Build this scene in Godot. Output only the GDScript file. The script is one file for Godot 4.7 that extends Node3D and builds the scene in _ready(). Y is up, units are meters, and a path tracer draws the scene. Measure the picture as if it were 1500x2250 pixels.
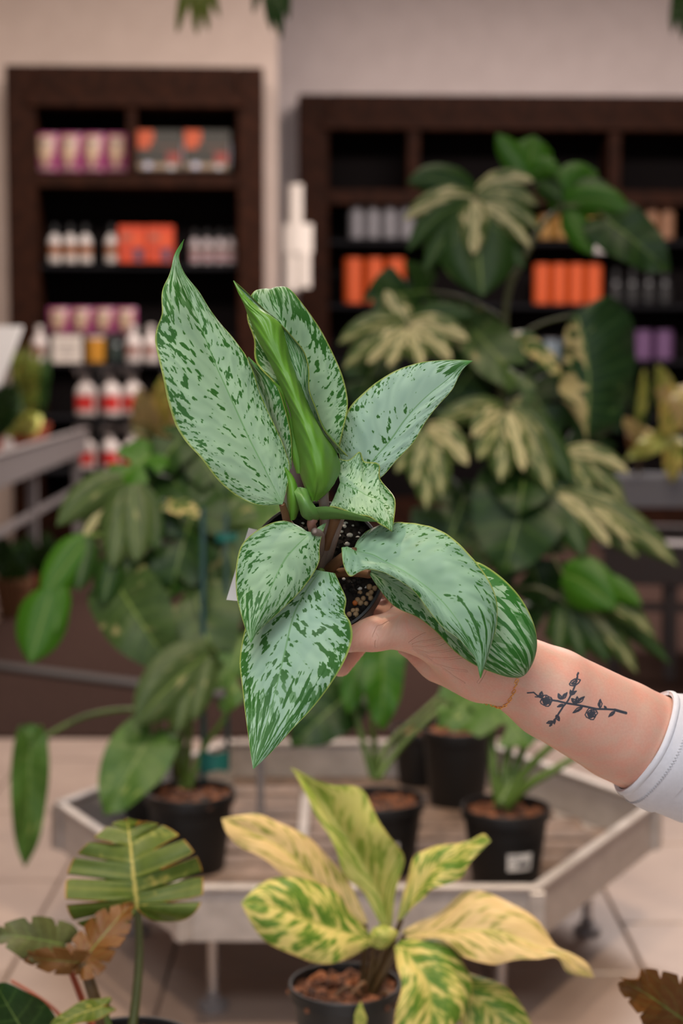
extends Node3D

# ---------- camera constants: the photograph's frame is 1500 x 2250 ----------
const FPX := 3500.0
const EYE := 1.25
var cb: Basis
var rng := RandomNumberGenerator.new()
var M := {}
var used_names := {}
var ORD := ["leftmost", "second from left", "third from left", "fourth from left", "fifth from left", "sixth from left", "seventh from left", "eighth from left"]

class Geo:
	var v := PackedVector3Array()
	var n := PackedVector3Array()
	var t := PackedVector2Array()
	var i := PackedInt32Array()
	func add(p: Vector3, nn: Vector3, uv: Vector2) -> int:
		v.append(p); n.append(nn); t.append(uv)
		return v.size() - 1
	func tri(a: int, b: int, c: int) -> void:
		# keeps the winding clockwise as seen from the side the normal points to
		var g := (v[c] - v[a]).cross(v[b] - v[a])
		if g.dot(n[a] + n[b] + n[c]) >= 0.0:
			i.append(a); i.append(b); i.append(c)
		else:
			i.append(a); i.append(c); i.append(b)
	func poly(pts: Array, out_from: Vector3, uvs: Array = []) -> void:
		var g: Vector3 = (pts[2] - pts[0]).cross(pts[1] - pts[0]).normalized()
		var mid := Vector3.ZERO
		for p in pts: mid += p
		mid /= pts.size()
		if g.dot(mid - out_from) < 0.0: g = -g
		var first := v.size()
		for k in pts.size():
			add(pts[k], g, uvs[k] if uvs.size() else Vector2(pts[k].x + pts[k].z, -pts[k].y))
		for k in range(1, pts.size() - 1): tri(first, first + k, first + k + 1)

func at(x: float, y: float, d: float) -> Vector3:
	var w: Vector3 = cb * Vector3((x - 750.0) / FPX, -(y - 1125.0) / FPX, -1.0)
	return Vector3(0, EYE, 0) + w * (d / -w.z)

# ---------- nodes ----------
func numbered(called: String) -> String:
	var k: int = used_names.get(called, 0)
	used_names[called] = k + 1
	return called if k == 0 else "%s_%03d" % [called, k]

func tag(o: Node, label: String, category: String, group := "", kind := "") -> Node:
	if label: o.set_meta("label", label)
	if category: o.set_meta("category", category)
	if group: o.set_meta("group", group)
	if kind: o.set_meta("kind", kind)
	return o

func thing(called: String, label: String, category: String, where: Vector3, turn := 0.0, group := "") -> Node3D:
	var o := Node3D.new()
	o.name = numbered(called)
	add_child(o)
	o.position = where
	o.rotation.y = turn
	tag(o, label, category, group)
	return o

func again(src: Node3D, where: Vector3, label: String) -> Node3D:
	var o: Node3D = src.duplicate()
	var base := str(src.name)
	o.name = numbered(base.get_slice("_0", 0))
	add_child(o)
	o.position = where
	o.set_meta("label", label)
	return o

func mesh_of(parts: Array) -> ArrayMesh:
	var m := ArrayMesh.new()
	for p in parts:
		var g: Geo = p[0]
		if g.i.is_empty(): continue
		var a := []
		a.resize(Mesh.ARRAY_MAX)
		a[Mesh.ARRAY_VERTEX] = g.v
		a[Mesh.ARRAY_NORMAL] = g.n
		a[Mesh.ARRAY_TEX_UV] = g.t
		a[Mesh.ARRAY_INDEX] = g.i
		m.add_surface_from_arrays(Mesh.PRIMITIVE_TRIANGLES, a)
		m.surface_set_material(m.get_surface_count() - 1, p[1])
	return m

# geometry given in world coordinates, under a parent that stands unturned at its base
func part(called: String, parts: Array, parent: Node3D, in_world := true) -> MeshInstance3D:
	var o := MeshInstance3D.new()
	o.mesh = mesh_of(parts)
	o.name = called
	parent.add_child(o, true)
	if in_world and parent != self:
		var q: Node3D = parent
		var off := Vector3.ZERO
		while q != self:
			off += q.position
			q = q.get_parent()
		o.position = -off
	return o

func share(called: String, mesh: Mesh, parent: Node3D, xf: Transform3D) -> MeshInstance3D:
	var o := MeshInstance3D.new()
	o.mesh = mesh
	o.name = called
	parent.add_child(o, true)
	o.transform = xf
	return o

func single(called: String, parts: Array, label: String, category: String, group := "", kind := "") -> MeshInstance3D:
	var o := MeshInstance3D.new()
	o.mesh = mesh_of(parts)
	o.name = numbered(called)
	add_child(o)
	tag(o, label, category, group, kind)
	return o

# ---------- materials ----------
func mat(c: Color, rough := 0.6, spec := 0.5, metal := 0.0) -> StandardMaterial3D:
	var m := StandardMaterial3D.new()
	m.albedo_color = c
	m.roughness = rough
	m.metallic = metal
	m.metallic_specular = spec
	return m

func leafy(tex: Texture2D, rough := 0.42, back := Color(0.12, 0.22, 0.05)) -> StandardMaterial3D:
	var m := mat(Color.WHITE, rough, 0.3)
	m.albedo_texture = tex
	m.texture_repeat = false
	m.backlight_enabled = true
	m.backlight = back
	return m

func noisy(c1: Color, c2: Color, scale: float, rough := 0.7, freq := 0.02, bump := 0.0) -> StandardMaterial3D:
	var fn := FastNoiseLite.new()
	fn.seed = 11
	fn.frequency = freq
	fn.fractal_octaves = 5
	var im := fn.get_seamless_image(256, 256)
	var m := mat(Color.WHITE, rough)
	var data := PackedByteArray()
	var src := im.get_data()
	data.resize(256 * 256 * 3)
	for k in 256 * 256:
		var c := c1.lerp(c2, src[k] / 255.0)
		data[k * 3] = int(c.r * 255.0); data[k * 3 + 1] = int(c.g * 255.0); data[k * 3 + 2] = int(c.b * 255.0)
	m.albedo_texture = ImageTexture.create_from_image(Image.create_from_data(256, 256, false, Image.FORMAT_RGB8, data))
	m.uv1_triplanar = true
	m.uv1_world_triplanar = true
	m.uv1_scale = Vector3.ONE * scale
	if bump > 0.0:
		m.heightmap_enabled = true
		m.heightmap_texture = ImageTexture.create_from_image(im)
		m.heightmap_scale = bump
	return m

# ---------- shapes ----------
func box(g: Geo, c: Vector3, s: Vector3, b := 0.0, xf := Transform3D()) -> void:
	var h := s * 0.5
	var o := xf * c
	var P := func(sx: int, sy: int, sz: int, k: int) -> Vector3:
		var q := Vector3(sx * (h.x - (0.0 if k == 0 else b)), sy * (h.y - (0.0 if k == 1 else b)), sz * (h.z - (0.0 if k == 2 else b)))
		return xf * (c + q)
	var U := [Vector2(0, 1), Vector2(1, 1), Vector2(1, 0), Vector2(0, 0)]
	for s1 in [-1, 1]:
		g.poly([P.call(s1, -1, s1, 0), P.call(s1, -1, -s1, 0), P.call(s1, 1, -s1, 0), P.call(s1, 1, s1, 0)], o, U)
		g.poly([P.call(-1, s1, 1, 1), P.call(1, s1, 1, 1), P.call(1, s1, -1, 1), P.call(-1, s1, -1, 1)], o, U)
		g.poly([P.call(-s1, -1, s1, 2), P.call(s1, -1, s1, 2), P.call(s1, 1, s1, 2), P.call(-s1, 1, s1, 2)], o, U)
	if b <= 0.0: return
	for a in [-1, 1]:
		for e in [-1, 1]:
			g.poly([P.call(a, e, -1, 0), P.call(a, e, 1, 0), P.call(a, e, 1, 1), P.call(a, e, -1, 1)], o)
			g.poly([P.call(a, -1, e, 0), P.call(a, 1, e, 0), P.call(a, 1, e, 2), P.call(a, -1, e, 2)], o)
			g.poly([P.call(-1, a, e, 1), P.call(1, a, e, 1), P.call(1, a, e, 2), P.call(-1, a, e, 2)], o)
			for f in [-1, 1]:
				g.poly([P.call(a, e, f, 0), P.call(a, e, f, 1), P.call(a, e, f, 2)], o)

# profile: Vector2(radius, height) from one end to the other
func lathe(g: Geo, prof: Array, segs := 20, xf := Transform3D(), squash := 1.0) -> void:
	for k in prof.size() - 1:
		var a: Vector2 = prof[k]
		var b: Vector2 = prof[k + 1]
		var e := (b - a).normalized()
		var nr := Vector2(e.y, -e.x)
		var first := g.v.size()
		for s in segs + 1:
			var w := TAU * s / segs
			var dir := Vector3(cos(w), 0, sin(w) * squash)
			var nn := (xf.basis * Vector3(cos(w) * nr.x, nr.y, sin(w) * nr.x)).normalized()
			g.add(xf * (dir * a.x + Vector3(0, a.y, 0)), nn, Vector2(float(s) / segs, 1.0 - float(k) / prof.size()))
			g.add(xf * (dir * b.x + Vector3(0, b.y, 0)), nn, Vector2(float(s) / segs, 1.0 - float(k + 1) / prof.size()))
		for s in segs:
			var q := first + s * 2
			g.tri(q, q + 1, q + 2)
			g.tri(q + 1, q + 3, q + 2)

func spline(pts: Array, sub := 5) -> Array:
	var out := []
	for k in pts.size() - 1:
		var p0: Vector3 = pts[maxi(k - 1, 0)]
		var p3: Vector3 = pts[mini(k + 2, pts.size() - 1)]
		for s in sub: out.append(pts[k].cubic_interpolate(pts[k + 1], p0, p3, float(s) / sub))
	out.append(pts[-1])
	return out

func tube(g: Geo, pts: Array, r0: float, r1: float, sides := 8, flat := 1.0) -> void:
	var up := Vector3(0.13, 0.2, 1.0).normalized()
	var first := g.v.size()
	var total := pts.size()
	for k in total:
		var d: Vector3 = (pts[mini(k + 1, total - 1)] - pts[maxi(k - 1, 0)]).normalized()
		var x := d.cross(up)
		if x.length() < 0.05: x = d.cross(Vector3.RIGHT)
		x = x.normalized()
		var z := d.cross(x).normalized()
		var r := lerpf(r0, r1, float(k) / (total - 1))
		for s in sides + 1:
			var w := TAU * s / sides
			var dir := x * cos(w) + z * sin(w) * flat
			g.add(pts[k] + dir * r, dir.normalized(), Vector2(float(s) / sides, float(k) / total))
	var st := sides + 1
	for k in total - 1:
		for s in sides:
			var q := first + k * st + s
			g.tri(q, q + 1, q + st)
			g.tri(q + 1, q + st + 1, q + st)
	for e in 2:
		var ring := first + (0 if e == 0 else (total - 1) * st)
		var nn: Vector3 = (pts[0] - pts[1]).normalized() if e == 0 else (pts[-1] - pts[-2]).normalized()
		var c := g.add(pts[0] if e == 0 else pts[-1], nn, Vector2.ZERO)
		for s in sides: g.tri(c, ring + s, ring + s + 1)

# a sheet with thickness from a grid of points; front faces the eye on average (under = true turns it over)
func sheet(P: Array, vv: PackedFloat32Array, thick: float, gf: Geo, gb: Geo, under := false, ref := Vector3.INF) -> void:
	var R := P.size()
	var C: int = P[0].size()
	var N := []
	var sum := 0.0
	var eye := Vector3(0, EYE, 0)
	for r in R:
		var row := PackedVector3Array()
		row.resize(C)
		for c in C:
			var du: Vector3 = P[r][mini(c + 1, C - 1)] - P[r][maxi(c - 1, 0)]
			var dv: Vector3 = P[mini(r + 1, R - 1)][c] - P[maxi(r - 1, 0)][c]
			if du.length() < 1e-6:
				var rr := r - 1 if r > 0 else r + 1
				du = P[rr][mini(c + 1, C - 1)] - P[rr][maxi(c - 1, 0)]
			if dv.length() < 1e-6:
				dv = P[mini(r + 1, R - 1)][C / 2] - P[maxi(r - 1, 0)][C / 2]
			var x := du.cross(dv)
			row[c] = x.normalized() if x.length() > 1e-12 else Vector3.UP
			var look: Vector3 = (eye - P[r][c]).normalized() if ref == Vector3.INF else ref
			sum += x.dot(look)
		N.append(row)
	var sg := 1.0 if (sum >= 0.0) != under else -1.0
	for side in 2:
		var g := gf if side == 0 else gb
		var k := sg if side == 0 else -sg
		var first := g.v.size()
		for r in R:
			for c in C:
				g.add(P[r][c] + N[r][c] * (k * thick * 0.5), N[r][c] * k, Vector2(float(c) / (C - 1), vv[r]))
		for r in R - 1:
			for c in C - 1:
				var q := first + r * C + c
				g.tri(q, q + 1, q + C)
				g.tri(q + 1, q + C + 1, q + C)
	# rim
	var ring := []
	for r in R: ring.append(Vector2i(r, 0))
	for c in range(1, C): ring.append(Vector2i(R - 1, c))
	for r in range(R - 2, -1, -1): ring.append(Vector2i(r, C - 1))
	for c in range(C - 2, 0, -1): ring.append(Vector2i(0, c))
	ring.append(Vector2i(0, 0))
	var first2 := gf.v.size()
	for q in ring:
		var p: Vector3 = P[q.x][q.y]
		var nn: Vector3 = N[q.x][q.y]
		var inward: Vector3 = P[clampi(q.x, 1, R - 2)][clampi(q.y, 1, C - 2)]
		var o := (p - inward)
		o = o.normalized() if o.length() > 1e-7 else nn
		var uv := Vector2(float(q.y) / (C - 1), vv[q.x])
		gf.add(p + nn * thick * 0.5, o, uv)
		gf.add(p - nn * thick * 0.5, o, uv)
	for k in ring.size() - 1:
		var q2 := first2 + k * 2
		gf.tri(q2, q2 + 1, q2 + 2)
		gf.tri(q2 + 1, q2 + 3, q2 + 2)

# leaf blade lofted from rows of left margin, midrib, right margin: [x, y, mm, x, y, mm, x, y, mm]
func blade(rows: Array, d0: float, o: Dictionary, gf: Geo, gb: Geo) -> void:
	var K: int = o.get("half", 7)
	var sub: int = o.get("sub", 4)
	var L := []
	var Md := []
	var Rt := []
	for r in rows:
		if r.size() == 3:
			var p := at(r[0], r[1], d0 + r[2] * 0.001)
			L.append(p); Md.append(p); Rt.append(p)
		else:
			L.append(at(r[0], r[1], d0 + r[2] * 0.001))
			Md.append(at(r[3], r[4], d0 + r[5] * 0.001))
			Rt.append(at(r[6], r[7], d0 + r[8] * 0.001))
	L = spline(L, sub); Md = spline(Md, sub); Rt = spline(Rt, sub)
	var n := Md.size()
	var vv := PackedFloat32Array()
	vv.append(0.0)
	for k in range(1, n): vv.append(vv[k - 1] + Md[k].distance_to(Md[k - 1]))
	var full := vv[n - 1]
	for k in n: vv[k] = vv[k] / full
	var bulge: float = o.get("bulge", 0.12)
	var bl: float = o.get("bl", bulge)
	var br: float = o.get("br", bulge)
	var rip: float = o.get("ripple", 0.0)
	var rf: float = o.get("waves", 4.0)
	var pleat: float = o.get("pleat", 0.0)
	var np: float = o.get("pleats", 9.0)
	var eye := Vector3(0, EYE, 0)
	var P := []
	for k in n:
		var t: Vector3 = (Md[mini(k + 1, n - 1)] - Md[maxi(k - 1, 0)]).normalized()
		var a: Vector3 = Rt[k] - L[k]
		var nr := a.cross(t)
		if nr.length() < 1e-9: nr = eye - Md[k]
		nr = nr.normalized()
		if nr.dot(eye - Md[k]) < 0.0: nr = -nr
		var row := PackedVector3Array()
		for c in range(-K, K + 1):
			var s := absf(c) / K
			var e: Vector3 = L[k] if c < 0 else Rt[k]
			var w: float = e.distance_to(Md[k])
			var z := (bl if c < 0 else br) * w * 4.0 * s * (1.0 - s)
			z += rip * s * s * sin(vv[k] * TAU * rf + (1.7 if c < 0 else 0.0)) * minf(1.0, w / 0.02)
			z += pleat * s * (1.0 - s * 0.7) * sin((vv[k] - 0.22 * s) * TAU * np) * minf(1.0, w / 0.02)
			row.append(Md[k].lerp(e, s) + nr * z)
		P.append(row)
	sheet(P, vv, o.get("thick", 0.0007), gf, gb, o.get("under", false))

# broad leaf by outline: heart with slits; B base, T tip, nh the way its face looks
func broad(B: Vector3, T: Vector3, nh: Vector3, wr: float, o: Dictionary, gf: Geo, gb: Geo) -> void:
	var heart: Array = o.get("outline", [[0.0, 0.02], [0.22, -0.14], [0.6, -0.17], [0.9, -0.03], [1.0, 0.2], [0.95, 0.44], [0.77, 0.66], [0.48, 0.84], [0.2, 0.95], [0.0, 1.0]])
	var ribs: Array = o.get("ribs", [0.0, 0.005, 0.02, 0.05, 0.12, 0.28, 0.48, 0.7, 0.88, 1.0])
	var ns: int = o.get("slits", 0)
	var deep: float = o.get("deep", 0.78)
	var kap: float = o.get("curve", 0.7)
	var cup: float = o.get("cup", 0.18)
	var lap: float = o.get("wave", 0.03)
	var S: int = o.get("rows", 44 + ns * 16)
	var K := 5
	var len := B.distance_to(T)
	var y := (T - B) / len
	var z := (nh - y * nh.dot(y)).normalized()
	var x := y.cross(z)
	var chord := Vector2(sin(kap) / kap, -(1.0 - cos(kap)) / kap) if absf(kap) > 0.01 else Vector2(1, 0)
	var ang := chord.angle()
	var sc := 1.0 / chord.length()
	var hp := []
	var rp := []
	for k in heart.size():
		hp.append(Vector3(heart[k][0] * wr * 0.5, heart[k][1], 0))
		rp.append(Vector3(0, ribs[k], 0))
	var H := spline(hp, 12)
	var Rb := spline(rp, 12)
	var P := []
	var vv := PackedFloat32Array()
	var ph: float = o.get("phase", 0.0)
	for r in S + 1:
		var s := float(r) / S
		var f := s * (H.size() - 1)
		var i0 := mini(int(f), H.size() - 2)
		var m: Vector3 = H[i0].lerp(H[i0 + 1], f - i0)
		var b: Vector3 = Rb[i0].lerp(Rb[i0 + 1], f - i0)
		var row := PackedVector3Array()
		for c in range(-K, K + 1):
			var q := absf(c) / K
			var sd := -1.0 if c < 0 else 1.0
			var pull := 1.0
			if ns > 0 and s > 0.26 and s < 0.93:
				var u := fposmod((s - 0.26) / 0.67 * (ns + 0.5) + (0.23 if c < 0 else 0.0) + ph, 1.0)
				var w := absf(u - 0.5) / 0.5
				pull = 1.0 - deep * smoothstep(0.78, 0.93, w) * smoothstep(0.26, 0.34, s)
			var pt := b.lerp(Vector3(m.x, m.y, 0), q * pull)
			var zz: float = -cup * pow(absf(pt.x) / maxf(wr * 0.5, 0.01), 2.0) * wr * 0.5 + absf(pt.x) * o.get("fold", 0.25)
			zz += lap * sin(s * 21.0 + sd * 1.3 + ph * 5.0) * q
			var by := pt.y
			var yy := by
			var dz := 0.0
			if absf(kap) > 0.01:
				yy = sin(kap * by) / kap
				dz = -(1.0 - cos(kap * by)) / kap
				yy += -sin(kap * by) * -zz * 0.0
			var v2 := Vector2(yy, dz + zz).rotated(-ang) * sc
			row.append(B + (x * (sd * pt.x) + y * v2.x + z * v2.y) * len)
		P.append(row)
		vv.append(s)
	sheet(P, vv, o.get("thick", 0.0012), gf, gb, false, z)

func _ready() -> void:
	cb = Basis(Vector3.RIGHT, -atan(318.0 / FPX))
	var cam := Camera3D.new()
	cam.name = "camera"
	add_child(cam)
	cam.transform = Transform3D(cb, Vector3(0, EYE, 0))
	var lens := CameraAttributesPhysical.new()
	lens.frustum_focal_length = 24.0 * FPX / 2250.0
	lens.frustum_focus_distance = 1.145
	lens.frustum_near = 0.05
	lens.frustum_far = 60.0
	lens.exposure_aperture = 3.5
	cam.attributes = lens
	var we := WorldEnvironment.new()
	we.name = "environment"
	var env := Environment.new()
	env.background_mode = Environment.BG_COLOR
	env.background_color = Color(0.80, 0.88, 1.0)
	env.tonemap_mode = Environment.TONE_MAPPER_LINEAR
	env.tonemap_exposure = 1.32
	env.sdfgi_enabled = true
	env.ssao_enabled = true
	env.ssil_enabled = true
	we.environment = env
	add_child(we)
	materials()
	# light: a large cool panel over the photographer, warm panels and spots over the shop
	panel(Vector3(-0.5, 3.7, 1.0), Vector2(2.0, 1.5), Color(0.97, 0.98, 1.0), 8.0, "large cool ceiling light panel above the photographer")
	panel(Vector3(0.2, 4.6, -3.0), Vector2(2.0, 1.0), Color(1.0, 0.92, 0.84), 4.0, "warm ceiling light panel above the hexagonal tray")
	panel(Vector3(-1.6, 4.7, -8.3), Vector2(3.0, 0.8), Color(1.0, 0.94, 0.90), 20.0, "warm ceiling light panel before the left bookcase")
	panel(Vector3(2.2, 4.7, -8.8), Vector2(3.0, 0.8), Color(1.0, 0.95, 0.93), 40.0, "warm ceiling light panel before the wide bookcase")
	spot(Vector3(0.9, 3.9, -1.6), Vector3(0.1, 0.3, -2.9), Color(1.0, 0.90, 0.78), 6.0, 26.0, 0.06, "black track spotlight aimed at the tray from the right")
	spot(Vector3(-0.9, 3.9, -1.2), Vector3(-0.1, 0.3, -2.4), Color(1.0, 0.90, 0.80), 4.0, 26.0, 0.06, "black track spotlight aimed at the tray from the left")
	room()
	tray()
	potted()
	sides()
	shelves()
	foreground()
	held()
	arm()

# ---------- leaf colour patterns (u across from margin to margin, v from base to tip) ----------
func fbm(sd: int, oct := 3, fr := 1.0) -> FastNoiseLite:
	var f := FastNoiseLite.new()
	f.seed = sd
	f.noise_type = FastNoiseLite.TYPE_SIMPLEX_SMOOTH
	f.frequency = fr
	f.fractal_octaves = oct
	return f

# silvery leaf with dark green blotches that run along the veins
func silver_tex(sd: int, o: Dictionary) -> ImageTexture:
	var W := 288
	var H := 640
	var n1 := fbm(sd, 3)
	var n2 := fbm(sd + 7, 2)
	var pale := Color(o.get("pale", Color(0.555, 0.66, 0.52)))
	var dark := Color(o.get("dark", Color(0.17, 0.35, 0.12)))
	var mid := Color(0.36, 0.53, 0.30)
	var edge := Color(0.56, 0.60, 0.28)
	var hw: float = o.get("hw", 115.0)
	var ln: float = o.get("ln", 600.0)
	var d0: float = o.get("d0", 0.30)
	var de: float = o.get("edge", 0.28)
	var dt: float = o.get("tip", 0.5)
	var t0: float = o.get("t0", 0.55)
	var dl: float = o.get("low", 0.35)
	var tip: float = o.get("green", 0.93)
	var cs: float = o.get("cs", 9.0)
	var ss: float = o.get("ss", 20.0)
	var k0: float = o.get("streak", 0.68)
	var kd: float = o.get("streaks", 0.55)
	var sp: float = o.get("speck", 0.25)
	var data := PackedByteArray()
	data.resize(W * H * 3)
	var p := 0
	for yy in H:
		var v := (yy + 0.5) / H
		var Y := ln * (v - 0.22 * v * v)
		for xx in W:
			var U := 2.0 * (xx + 0.5) / W - 1.0
			var au := absf(U)
			var X := au * hw
			var c := (Y - 0.95 * X) * 0.72
			var s := (X * 1.2 + Y * 0.45) * (1.0 - 0.3 * v * v)
			var off := 700.0 if U < 0.0 else 0.0
			var a := n1.get_noise_2d(c / cs, s / ss + off)
			var b := n2.get_noise_2d(c / 55.0, s / 75.0 + off)
			var dens := d0 + de * smoothstep(0.55, 1.0, au) * smoothstep(0.05, 0.3, v) + dt * smoothstep(t0, 1.0, v) + dl * b
			var thr := lerpf(0.62, -0.42, clampf(dens, 0.0, 1.0))
			var m := smoothstep(-0.035, 0.035, a - thr)
			# long streaks that run together towards the tip
			var sk := smoothstep(k0, k0 + 0.18, v) * (1.0 - smoothstep(0.55, 0.95, au) * 0.5)
			if sk > 0.0:
				var e := n1.get_noise_2d(X / 15.0 + off + 31.0, Y / 95.0) + 0.3 * a
				m = maxf(m * (1.0 - 0.6 * sk), smoothstep(-0.05, 0.05, e - lerpf(0.6, 0.5 - kd, sk)))
			# fine specks along the margins
			var ed := smoothstep(0.62, 0.95, au) * sp
			if ed > 0.02:
				var f := n1.get_noise_2d(c / (cs * 0.5) + 90.0, s / (ss * 0.55) + off)
				m = maxf(m, smoothstep(-0.05, 0.05, f - (0.5 - ed * 1.3)))
			var halo := 0.22 * smoothstep(-0.16, 0.0, a - thr)
			var st := 0.035 * sin(c * 0.30 + b * 4.0) * au + 0.05 * b
			var col := Color(pale.r + st, pale.g + st, pale.b + st * 0.8)
			col = col.lerp(mid, halo)
			col = col.lerp(dark, m * 0.96)
			if v > tip: col = col.lerp(Color(0.25, 0.46, 0.18), smoothstep(tip, tip + 0.04, v) * 0.85)
			if v < 0.06: col = col.lerp(mid, (0.06 - v) * 8.0)
			var rib := smoothstep(3.4 - v * 2.0, 1.0, X)
			col = col.lerp(Color(0.38, 0.55, 0.33), rib * 0.75)
			col = col.lerp(edge, smoothstep(0.955, 0.985, au) * 0.85)
			data[p] = clampi(int(col.r * 255.0), 0, 255)
			data[p + 1] = clampi(int(col.g * 255.0), 0, 255)
			data[p + 2] = clampi(int(col.b * 255.0), 0, 255)
			p += 3
	return ImageTexture.create_from_image(Image.create_from_data(W, H, false, Image.FORMAT_RGB8, data))

# two-tone variegation in vein-wise sectors; vk = how far veins run forward to the margin
func varie_tex(sd: int, o: Dictionary) -> ImageTexture:
	var W := 160
	var H := 256
	var n1 := fbm(sd, 4)
	var n2 := fbm(sd + 3, 3)
	var c1 := Color(o.get("c1", Color(0.13, 0.26, 0.08)))
	var c2 := Color(o.get("c2", Color(0.72, 0.68, 0.46)))
	var c3 := Color(o.get("c3", Color(0.33, 0.42, 0.20)))
	var rib := Color(o.get("rib", Color(0.40, 0.48, 0.24)))
	var edge := Color(o.get("edge", c1))
	var ew: float = o.get("ew", 0.97)
	var left: float = o.get("left", 0.5)
	var right: float = o.get("right", 0.5)
	var vk: float = o.get("vk", 0.0)
	var nv: float = o.get("veins", 12.0)
	var fa: float = o.get("fa", 5.0)
	var fb: float = o.get("fb", 1.6)
	var soft: float = o.get("soft", 0.06)
	var off2: float = o.get("rv", 0.35)
	var core: float = o.get("core", 0.0)
	var data := PackedByteArray()
	data.resize(W * H * 3)
	var p := 0
	for yy in H:
		var v := (yy + 0.5) / H
		for xx in W:
			var U := 2.0 * (xx + 0.5) / W - 1.0
			var au := absf(U)
			var a := v - vk * au
			var off := 50.0 if U < 0.0 else 0.0
			var n := n1.get_noise_2d(a * fa, au * fb + off)
			var q := n2.get_noise_2d(a * fa * 2.5, au * fb * 3.0 + off)
			var share := left if U < 0.0 else right
			var thr := lerpf(0.75, -0.75, share) + core * (au - 0.5)
			var m := smoothstep(-soft, soft, n + 0.25 * q - thr)
			var k := smoothstep(-0.25, 0.1, n + 0.5 * q - thr)
			var col := c1.lerp(c3, k * 0.6).lerp(c2, m)
			var sh := 0.03 * q
			col = Color(col.r + sh, col.g + sh, col.b + sh)
			var vein := pow(absf(cos(a * PI * nv)), 24.0)
			col = col.lerp(rib, vein * off2 * (1.0 - au * 0.6))
			col = col.lerp(rib, smoothstep(0.05, 0.015, au) * 0.85)
			col = col.lerp(edge, smoothstep(ew, ew + 0.02, au) * 0.7)
			data[p] = clampi(int(col.r * 255.0), 0, 255)
			data[p + 1] = clampi(int(col.g * 255.0), 0, 255)
			data[p + 2] = clampi(int(col.b * 255.0), 0, 255)
			p += 3
	return ImageTexture.create_from_image(Image.create_from_data(W, H, false, Image.FORMAT_RGB8, data))

# flat print for packaging: rectangles [x0, y0, x1, y1, colour] in 0..100
func print_tex(base: Color, rects: Array, w := 64, h := 64) -> ImageTexture:
	var im := Image.create(w, h, false, Image.FORMAT_RGB8)
	im.fill(base)
	for r in rects:
		im.fill_rect(Rect2i(int(r[0] * w / 100.0), int(r[1] * h / 100.0), maxi(1, int((r[2] - r[0]) * w / 100.0)), maxi(1, int((r[3] - r[1]) * h / 100.0))), r[4])
	return ImageTexture.create_from_image(im)

func printed(base: Color, rects: Array, rough := 0.45) -> StandardMaterial3D:
	var m := mat(Color.WHITE, rough)
	m.albedo_texture = print_tex(base, rects)
	return m

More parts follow.
